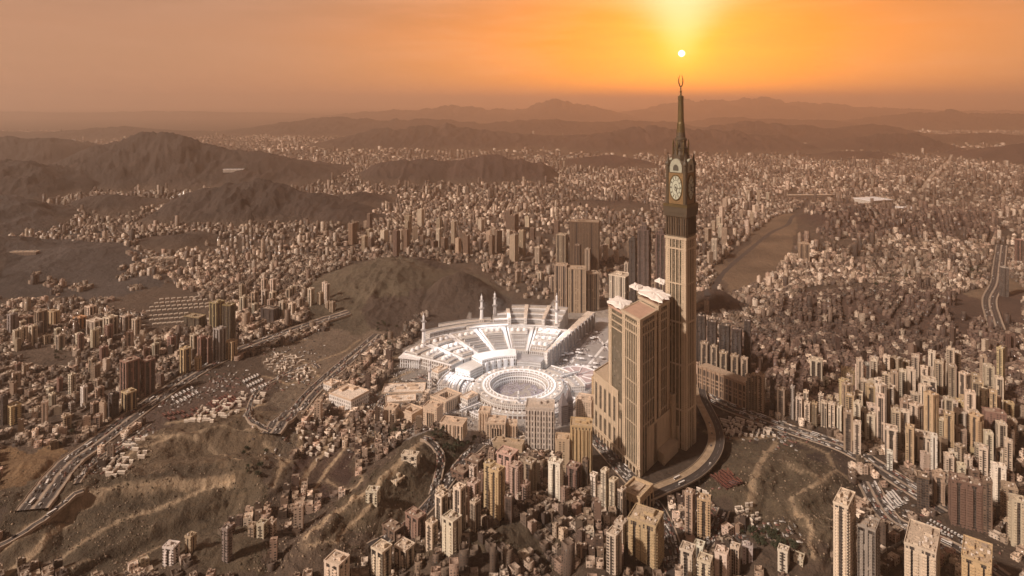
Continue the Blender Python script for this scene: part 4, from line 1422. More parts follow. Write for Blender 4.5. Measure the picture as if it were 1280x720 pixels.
for i in range(9000):         # and all round the pale paving
    q = (rr.uniform(485, 770), rr.uniform(425, 562))
    x, y = flat(*q)
    if math.hypot(x - MX, y - MY) < 118 or not inpoly(q[0], q[1], [(486, 470), (520, 430), (700, 400), (768, 420), (768, 480), (735, 560), (560, 560), (490, 540)]):
        continue
    if fbm(np.array([x / 30]), np.array([y / 30]), 3, 15)[0] < 0.47:
        continue
    c = rr.choice(((0.7, 0.68, 0.66), (0.07, 0.06, 0.07), (0.5, 0.44, 0.4), (0.2, 0.17, 0.17)))
    s_ = rr.uniform(.8, 1.5)
    crowd_rows.append((x, y, s_, s_ * .8, rr.uniform(0, 3), h1(x, y) - .3, h1(x, y) + 1.8, *c))
cw = sprawl('crowd', crowd_rows, TINTP)
tag(cw, kind='stuff')

# pale column that rises at the near rim of the court
kx, ky = flat(648, 512)


def minaret(px, yb, yt, r, label, group='minarets round the great courtyard', zbase=0.0):
    x, y = flat(px, yb, zbase)
    h = hz(yt, y) - zbase
    root = empty('minaret', (x, y, zbase))
    tag(root, label, 'minaret', group)
    MB().box(0, 0, r * 3.0, r * 3.0, -zbase - 1, h * 0.30).build('base', STONE, root)
    MB().lathe([(r * 1.15, h * .30), (r * 1.1, h * .31), (r * 0.95, h * .56)], 10).build('shaft', MARBLE, root)
    MB().lathe([(r * 0.95, h * .555), (r * 1.75, h * .585), (r * 1.75, h * .615), (r * 0.9, h * .62)], 12).build('balcony', MARBLE2, root)
    MB().lathe([(r * 0.85, h * .62), (r * 0.75, h * .78)], 10).build('shaft', MARBLE, root)
    MB().lathe([(r * 0.8, h * .775), (r * 1.4, h * .80), (r * 1.4, h * .82), (r * 0.7, h * .825)], 12).build('balcony', MARBLE2, root)
    MB().lathe([(r * 0.6, h * .825), (r * 0.55, h * .89), (r * 0.75, h * .90), (r * 0.45, h * .94), (r * 0.12, h * .955), (r * 0.10, h)], 10).build('finial', MARBLE, root)
    FOOT.append((x, y, r * 3))
    return root, x, y, h


def floodlights(root, x, y, h, tx, ty, watts, angle=100):
    """White floodlight under the gallery of a minaret, pointed at the courts."""
    l = bpy.data.lights.new('floodlight', 'SPOT')
    l.energy = watts; l.color = (0.92, 0.95, 1.0); l.spot_size = R(angle); l.spot_blend = 0.9; l.shadow_soft_size = 2.5
    o = bpy.data.objects.new('floodlight_beam', l); C.objects.link(o)
    d = Vector((tx - x, ty - y, -h * .8 + 10)).normalized()
    o.location = (x + d.x * 14, y + d.y * 14, h * .80); o.rotation_euler = d.to_track_quat('-Z', 'Y').to_euler()
    MB().box(d.x * 7.5, d.y * 7.5, 3.0, 1.2, h * .79 , h * .81, math.atan2(d.y, d.x) + 1.57, True).build('floodlight', MARBLE2, root)



mn = minaret(529.5, 444, 391, 3.6, 'white minaret standing alone beside the dark trees, apart from the other minarets')
floodlights(*mn, MX + -90, MY + 120, 380000)
mn = minaret(602, 412, 367, 3.8, 'white minaret behind the halls, the left one of the close pair')
floodlights(*mn, MX + -60, MY + 230, 330000)
mn = minaret(618.5, 408, 364, 3.8, 'white minaret behind the halls, the right one of the close pair')
floodlights(*mn, MX + 20, MY + 200, 330000)
mn = minaret(696, 420, 366, 4.0, 'white minaret at the corner of the halls beside the walled terrace')
floodlights(*mn, MX + 60, MY + 190, 520000)
minaret(648, 516, 487, 2.4, 'short pale tower rising in front of the round court')
mn = minaret(537, 486, 448, 2.6, 'stubby pale minaret near the pale stone palace roofs')
floodlights(*mn, MX + -60, MY + 60, 460000)

# low galleries, stairs and bridges that join the ring to its neighbours
for i, (r0, r1, h, a0, a1, lb) in enumerate(((99, 112, 7, 150, 196, 'low white gallery hugging the left side of the oval arcade'), (114, 134, 12, 152, 186, 'pale arched wing left of the oval arcade behind the low gallery'), (99, 110, 6, 200, 252, 'low white gallery on the near left of the oval arcade'), (99, 112, 8, 290, 345, 'low pale gallery on the near right of the oval arcade'), (100, 128, 10, 6, 58, 'pale arched wing on the right of the oval arcade'), (136, 158, 14, 153, 176, 'outermost pale wing left of the oval arcade'), (112, 124, 8, 206, 240, 'pale stepped terrace outside the near left gallery'))):
    gl = empty('gallery', (MX, MY, 0)); tag(gl, lb, 'gallery')
    annulus('wall', r0, r1, -1, h, ARCH2, gl, a0, a1, 14)
    annulus('parapet', r1 - 1.6, r1 - .03, h + .01, h + 1.5, MARBLE, gl, a0, a1, 14)
    annulus('roof_band', r0 + (r1 - r0) * .3, r0 + (r1 - r0) * .6, h + .01, h + 1.2, MARBLE2, gl, a0 + 1, a1 - 1, 14)
    for k in range(int((a1 - a0) / 6)):
        x, y = loc((r0 + r1) / 2 + 2, a0 + 3 + 6 * k)
        MB().lathe([(2.0, h), (1.9, h + 1.0), (1.2, h + 2.3), (0.3, h + 3.0)], 8, x, y).build('dome', MARBLE, gl)
for i, (a, r0, r1, lb) in enumerate(((160, 95, 150, 'white bridge running left from the oval arcade'), (222, 95, 140, 'white bridge running towards the palaces from the oval arcade'), (30, 95, 140, 'white bridge running right from the oval arcade'))):
    br = empty('bridge', (MX, MY, 0)); tag(br, lb, 'bridge')
    x, y = loc((r0 + r1) / 2, a)
    MB().box(x, y, r1 - r0, 6, 13.2, 14.4, R(a), True).build('deck', MARBLE, br)
    for s in (-2.8, 2.8):
        x2, y2 = x - s * math.sin(R(a)), y + s * math.cos(R(a))
        MB().box(x2, y2, r1 - r0, .5, 14.41, 15.6, R(a)).build('railing', MARBLE2, br)
    for r_ in np.linspace(r0 + 6, r1 - 4, 4):
        x, y = loc(r_, a); MB().box(x, y, 2, 2, -1, 13.18, R(a)).build('pier', MARBLE2, br)

# fan of prayer halls behind the court
fan_root_labels = ['first and leftmost', 'second', 'third', 'fourth', 'fifth', 'sixth and rightmost']
edges = [(66, 82), (82.6, 95), (95.6, 108), (108.6, 122), (122.6, 136), (136.6, 150)]
for i, (a0, a1) in enumerate(reversed(edges)):
    hall = empty('prayer_hall', (MX, MY, 0))
    tag(hall, f'{fan_root_labels[i]} of the pale prayer halls fanned out behind the round court', 'prayer hall', 'prayer halls in a fan behind the court')
    r0, r1 = 158, 300 - (18 if i == 0 else 0)
    H = 22
    annulus('wall', r0, r1, -1, H, ARCH, hall, a0, a1, 10)
    annulus('parapet', r1 - 2, r1 - 0.03, H + .01, H + 2.6, MARBLE, hall, a0 + .1, a1 - .1, 10)
    annulus('walkway', r0 + .5, r1 - 2.1, H + .01, H + 1.6, MARBLE, hall, a0 + .05, a0 + (a1 - a0) * 0.14, 3)
    annulus('walkway', r0 + .5, r1 - 2.1, H + .01, H + 1.4, MARBLE, hall, a1 - (a1 - a0) * 0.06, a1 - .05, 3)
    am, da = (a0 + a1) / 2, (a1 - a0)
    for k, (p, q) in enumerate(((168, 198), (208, 240), (250, 284))):
        if i in (2, 3, 4) and k < 2:     # open light wells with inner arcades
            annulus('light_well', p, q, H + .02, H + .5, MARBLE2, hall, a0 + da * .22, a1 - da * .14, 6)
            annulus('well_wall', p + 3, p + 5, H + .51, H + 6.5, ARCH2, hall, a0 + da * .22, a1 - da * .14, 6)
            annulus('well_wall', q - 5, q - 2, H + .51, H + 7.5, ARCH2, hall, a0 + da * .22, a1 - da * .14, 6)
        else:
            annulus('upper_storey', p, q, H + .02, H + 4.4 + 1.6 * ((i + k) % 2), ARCH2, hall, a0 + da * .2, a1 - da * .12, 6)
        for t in (0.32, 0.56, 0.80):
            x, y = loc((p + q) / 2, a0 + da * t)
            if k == 2 or i in (0, 1, 5):
                b = H + 4.3 + 1.6 * ((i + k) % 2) if not (i in (2, 3, 4) and k < 2) else H + .4
                MB().lathe([(5.2, b), (5.2, b + 1.2), (4.6, b + 3.4), (2.8, b + 5.4), (0.3, b + 6.4)], 12, x, y).build('dome', MARBLE, hall)
FOOT.append((MX + 10, MY + 200, 170)); FOOT.append((MX - 130, MY + 170, 140)); FOOT.append((MX + 30, MY + 330, 120))

# bright curved front of the halls
front = empty('curved_front', (MX, MY, 0))
tag(front, 'curved bright white gallery with arches between the round court and the prayer halls', 'gallery')
annulus('wall', 116, 152, -1, 26, ARCH, front, 92, 130, 18)
annulus('roof_band', 117, 151, 26.01, 28.6, MARBLE, front, 92.3, 129.7, 18)
annulus('lower_wing', 112, 150, -1, 17, ARCH2, front, 66, 91.8, 12)
annulus('lower_roof', 113, 149, 17.01, 18.4, MARBLE2, front, 66.4, 91.5, 12)
annulus('stair_wing', 112, 148, -1, 20, ARCH2, front, 130.2, 150, 10)
for a in (97, 104, 111, 118, 125):
    x, y = loc(114.6, a)
    MB().box(x, y, 5.0, 7.0, -1, 22, R(a)).build('gate_bay', MARBLE, front)

# terraces stepping up behind
back = empty('terrace_hall', (MX, MY, 0))
tag(back, 'grey white terraced hall of long parallel roofs behind the fanned prayer halls', 'terraced hall')
for k, (r0, r1, h, a0, a1) in enumerate(((304, 326, 24, 72, 112), (330, 352, 30, 72, 100), (356, 380, 34, 72, 98), (384, 412, 38, 72, 92), (330, 356, 20, 101, 128), (360, 384, 18, 100, 120))):
    annulus('terrace', r0, r1, -1, h, ARCH2, back, a0, a1, 12)
    annulus('parapet', r0 + .03, r0 + 2, h + .01, h + 3, MARBLE, back, a0, a1, 12)
    annulus('parapet', r1 - 2, r1 - .03, h + .01, h + 2.4, MARBLE2, back, a0, a1, 12)
for a in (78, 86, 93):
    annulus('cross_wall', 304, 410 if a < 90 else 378, 24.5, 42, STONE, back, a, a + 1.3, 2)
# tall wall on the right flank
fl = empty('flank_wall', (MX, MY, 0))
tag(fl, 'long tall pale wall with buttresses on the right flank of the prayer halls', 'wall')
annulus('wall', 130, 420, -1, 34, STONE, fl, 62.6, 65.6, 2)
for k in range(14):
    x, y = loc(140 + k * 20, 62.2)
    MB().box(x, y, 7, 4.2, -1, 37, R(62)).build('buttress', MARBLE2, fl)

# colonnaded block at the far left
x, y = flat(513, 460)
cb = empty('colonnade_block', (x, y + 8, 0), R(-14))
tag(cb, 'pale colonnaded block with tall pillars next to the lone minaret', 'colonnade')
MB().box(0, 6, 44, 22, -1, 19).build('wall', ARCH, cb)
MB().box(0, 4, 47, 30, 19.01, 21.5, bottom=True).build('roof', MARBLE, cb)
for k in range(9):
    MB().box(-20 + k * 5, -8, 1.6, 1.6, -1, 19).build('pillar', MARBLE, cb)
FOOT.append((x, y + 8, 30))

# plaza with pale walkways and sunshades to the right of the halls
pl = [flat(*q) for q in ((694, 474), (699, 412), (728, 396), (768, 398), (770, 470), (738, 492), (712, 490))]
plaza = MB().prism(pl[::-1] if False else pl, -1.0, 0.30, True).build('plaza', MARBLE2)
tag(plaza, kind='structure')
FOOT += [(flat(720, 450)[0], flat(720, 450)[1], 75), (flat(745, 430)[0], flat(745, 430)[1], 70), (flat(742, 475)[0], flat(742, 475)[1], 40), (flat(716, 420)[0], flat(716, 420)[1], 60)]
for a, b, w in (((702, 468), (742, 416), 7), ((718, 478), (762, 424), 6), ((690, 474), (760, 470), 6), ((742, 416), (768, 446), 6), ((700, 440), (726, 428), 4), ((738, 488), (766, 462), 6)):
    p, q = Vector(flat(*a)), Vector(flat(*b)); d = (q - p).normalized(); nn = Vector((-d.y, d.x)) * w / 2
    o = MB().prism([tuple(p - nn), tuple(q - nn), tuple(q + nn), tuple(p + nn)][:: 1 if True else -1], -0.5, 0.34 + 0.004 * w, True).build('walkway', MARBLE)
    tag(o, kind='structure')
pr = random.Random(12)
for k in range(46):
    q = (pr.uniform(700, 764), pr.uniform(414, 486))
    if not inpoly(q[0], q[1], [(700, 468), (702, 420), (742, 408), (764, 432), (762, 468), (738, 486), (716, 470)]):
        continue
    x, y = flat(*q)
    root = empty('sunshade', (x, y, 0.3))
    tag(root, 'white square sunshade standing on the crowded plaza', 'sunshade', 'white sunshades on the plaza')
    MB().lathe([(0.25, 0), (0.25, 6.2)], 6).build('pole', MARBLE2, root)
    MB().add([(-4.6, -4.6, 6.0), (4.6, -4.6, 6.0), (4.6, 4.6, 6.0), (-4.6, 4.6, 6.0), (0, 0, 7.6)], [(0, 1, 4), (1, 2, 4), (2, 3, 4), (3, 0, 4), (3, 2, 1, 0)]).build('canopy', MARBLE, root)
# round terrace with pale ribs behind the dark spires
x, y = flat(722, 474)
rt = empty('round_terrace', (x, y, 0))
tag(rt, 'rose grey round terrace with pale ribs to the right of the oval arcade', 'terrace')
MB().lathe([(44, -1), (44, 7), (42, 8)], 36).build('deck', pbr('rose_paving', (0.46, 0.36, 0.36), 0.8, 0.4, 0.12), rt)
for k in range(10):
    a = 36 * k
    cx_0, cy_0 = 26 * math.cos(R(a)), 26 * math.sin(R(a))
    MB().box(cx_0, cy_0, 30, 1.5, 7.9, 9.4, R(a)).build('rib', MARBLE, rt)
MB().rim([(43 * math.cos(R(k * 15)), 43 * math.sin(R(k * 15))) for k in range(24)], 7.9, 9.8, 2.2).build('rim', MARBLE, rt)

# two dark spires beside the ring
for (px, yb, yt, wd, lb) in ((704, 530, 490, 9, 'dark slate spire left of the taller one beside the white hotel'), (711, 526, 484, 8, 'taller dark slate spire behind the white hotel')):
    x, y = flat(px, yb)
    h = hz(yt, y); ww = wd * y / FPX
    sp = empty('spired_tower', (x, y, 0), R(20))
    tag(sp, lb, 'spire')
    MB().box(0, 0, ww, ww, -1, h * 0.62).build('body', wall('slate_body', 2.6, 3.4, (0.2, 0.8), (0.2, 0.85), glass=(0.05, 0.045, 0.045), col=(0.20, 0.17, 0.17), keep=1.0), sp)
    MB().add([(-ww * .55, -ww * .55, h * .62), (ww * .55, -ww * .55, h * .62), (ww * .55, ww * .55, h * .62), (-ww * .55, ww * .55, h * .62), (0, 0, h)], [(0, 1, 4), (1, 2, 4), (2, 3, 4), (3, 0, 4), (3, 2, 1, 0)]).build('spire', pbr('slate', (0.17, 0.145, 0.145), 0.6, 0.3), sp)
    FOOT.append((x, y, ww))


# palace and hotel blocks between the ridge road and the court: (middle column, width, foot row, roof row, rotation, depth share)
def palace(px, wpx, yb, yt, rot, asp, label, kind='palace', cat='palace', mat=None, court_=False, pillars=0, gate=False, c=(0.60, 0.47, 0.36)):
    x, y, z = hit(px, yb)
    W = wpx * y / FPX; a = R(rot)
    w = W / (abs(math.cos(a)) + asp * abs(math.sin(a))); d = w * asp
    y += (w * abs(math.sin(a)) + d * abs(math.cos(a))) / 2 * 0.9
    z = min(z, h1(x, y)) - 1.5
    h = hz(yt, y) - z
    root = empty(kind, (x, y, z), a, c)
    tag(root, label, cat)
    FOOT.append((x, y, 0.6 * max(w, d)))
    m = mat or W_VERT
    poly = [(-w / 2, -d / 2), (w / 2, -d / 2), (w / 2, d / 2), (-w / 2, d / 2)]
    if court_:
        i = inset(poly, min(w, d) * 0.27)
        n = 4
        vs = [(p, q, 0) for p, q in poly] + [(p, q, h) for p, q in poly] + [(p, q, h) for p, q in i] + [(p, q, h * .45) for p, q in i]
        fs = []
        for k in range(4):
            j = (k + 1) % 4
            fs += [(k, j, 4 + j, 4 + k), (4 + k, 4 + j, 8 + j, 8 + k), (8 + k, 8 + j, 12 + j, 12 + k)]
        fs.append((12, 13, 14, 15))
        MB().add(vs, fs).build('wall', m, root)
        MB().rim(i, h + .01, h + 1.2, -1.0).build('court_rim', ROOFC, root)
    else:
        MB().prism(poly, 0, h, True).build('wall', m, root)
        r = random.Random(int(px * 7 + yb))
        for k in range(3):
            MB().box(r.uniform(-.32, .32) * w, r.uniform(-.32, .32) * d, w * r.uniform(.12, .25), d * r.uniform(.12, .25), h - .1, h + r.uniform(2, 4.5)).build('roof_block', ROOFC, root)
    MB().rim([(p * 1.02, q * 1.02) for p, q in poly], h - 1.4, h + 1.6, 1.0).build('parapet', ROOFC, root)
    for k in range(pillars):
        px_ = -w / 2 + w * (k + .5) / pillars
        MB().box(px_, -d / 2 - 0.7, w / pillars * .30, 1.4, 0, h * .94).build('pillar', ROOFC, root)
    if gate:
        MB().box(0, -d / 2 - 0.45, w * .34, 0.9, 0.0, h * .72).build('gate', DARKGLASS, root)
        for s in (-.2, -.06, .06, .2):
            MB().box(s * w, -d / 2 - 1.3, w * .035, 1.6, 0, h * .76).build('pillar', ROOFC, root)
    return root


palace(676, 38, 561, 505, -6, .7, 'tall grey white hotel with rows of arched windows in front of the round court', 'arched_hotel', 'hotel', wall('arched_hotel_wall', 4.6, 9.0, (0.22, 0.72), (0.14, 0.80), glass=(0.075, 0.065, 0.062), keep=1.0), pillars=5, c=(0.56, 0.50, 0.45))
palace(620, 26, 549, 525, -4, .8, 'cream palace with a tall pillared gate just left of the arched hotel', 'palace', 'palace', W_VERT, gate=True)
palace(640, 14, 547, 528, -4, 1.0, 'small pillared cream wing joining the gated palace to the arched hotel', 'palace', 'palace', W_VERT, pillars=4)
palace(606, 16, 540, 512, -10, 1.0, 'pale stone block with columns between the palace gate and the ridge palaces', 'palace', 'palace', W_VERT, pillars=4)
palace(556, 40, 516, 494, -38, 1.1, 'large pale palace with a square sunken court in its roof', 'palace', 'palace', W_VERT, court_=True)
palace(540, 24, 534, 506, -20, .9, 'cream palace with a tall dark gateway lit by a warm lamp', 'palace', 'palace', W_BLANK, gate=True)
palace(512, 30, 530, 512, -34, 1.0, 'plain cream hall with a dark stepped roof opening', 'palace', 'palace', W_BLANK, court_=True)
palace(488, 18, 530, 508, -12, .9, 'narrow cream block with dark window slots at the end of the palace row', 'palace', 'palace', W_VERT, pillars=3)
palace(566, 34, 546, 526, -14, .6, 'long cream palace wing with six tall bays', 'palace', 'palace', W_VERT, pillars=6)
palace(586, 22, 512, 494, -40, 1.5, 'long pale barrel roofed hall beside the oval arcade', 'palace', 'palace', STONE)
palace(551, 26, 474, 460, -38, 2.0, 'white roofed long shed beside the stubby minaret', 'palace', 'palace', STONE)
palace(728, 30, 594, 528, -8, .8, 'tan hotel with tall bay windows near the foot of the big complex', 'bay_hotel', 'hotel', W_VERT, pillars=6, c=(0.50, 0.375, 0.22))
palace(704, 20, 594, 546, -8, .9, 'tan block of flats crowded against the bay windowed hotel', 'bay_hotel', 'hotel', W_PAIR, c=(0.52, 0.40, 0.28))
palace(733, 26, 524, 497, -22, .9, 'low cream terrace block behind the bay windowed hotel', 'palace', 'palace', W_GRID, c=(0.58, 0.46, 0.36))
palace(750, 20, 505, 470, -25, 1.2, 'golden brown terraced block pressed against the big complex podium', 'palace', 'palace', W_GRID, c=(0.50, 0.36, 0.22))
palace(636, 40, 566, 552, -16, .35, 'long low wall like hall along the road below the arched hotel', 'palace', 'palace', W_BLANK, c=(0.42, 0.32, 0.22))
palace(431, 50, 514, 490, -32, .8, 'big hall with one wide white roof beside the expressway', 'exhibition_hall', 'hall', STONE)
palace(412, 20, 490, 478, -32, .9, 'small hall with a broken white roof adjoining the wide roofed hall', 'exhibition_hall', 'hall', STONE)
palace(503, 54, 492, 485, 4, .5, 'low oblong white roofed depot inside the loop road', 'depot', 'depot', STONE)
palace(499, 40, 505, 498, 10, .5, 'low white roofed depot lying in front of the oblong one', 'depot', 'depot', STONE)

# two more floodlights shine from the roof edge of the tower complex onto the court
for (u, v), (dx, dy), wt in (((92, 12), (-20, -30), 2.0e6), ((92, 36), (10, 90), 1.6e6)):
    q = uv_(u, v)
    l = bpy.data.lights.new('floodlight', 'SPOT'); l.energy = wt; l.color = (0.92, 0.95, 1.0); l.spot_size = R(62); l.spot_blend = 0.9; l.shadow_soft_size = 3
    o = bpy.data.objects.new('floodlight_beam', l); C.objects.link(o)
    d = Vector((MX + dx - q[0], MY + dy - q[1], -226)).normalized()
    o.location = (q[0] + d.x * 6, q[1] + d.y * 6, 235); o.rotation_euler = d.to_track_quat('-Z', 'Y').to_euler()
    MB().box(q[0], q[1], 3.5, 1.5, 229.4, 234, math.atan2(d.y, d.x) + 1.57).build('floodlight', MARBLE2, cx_)

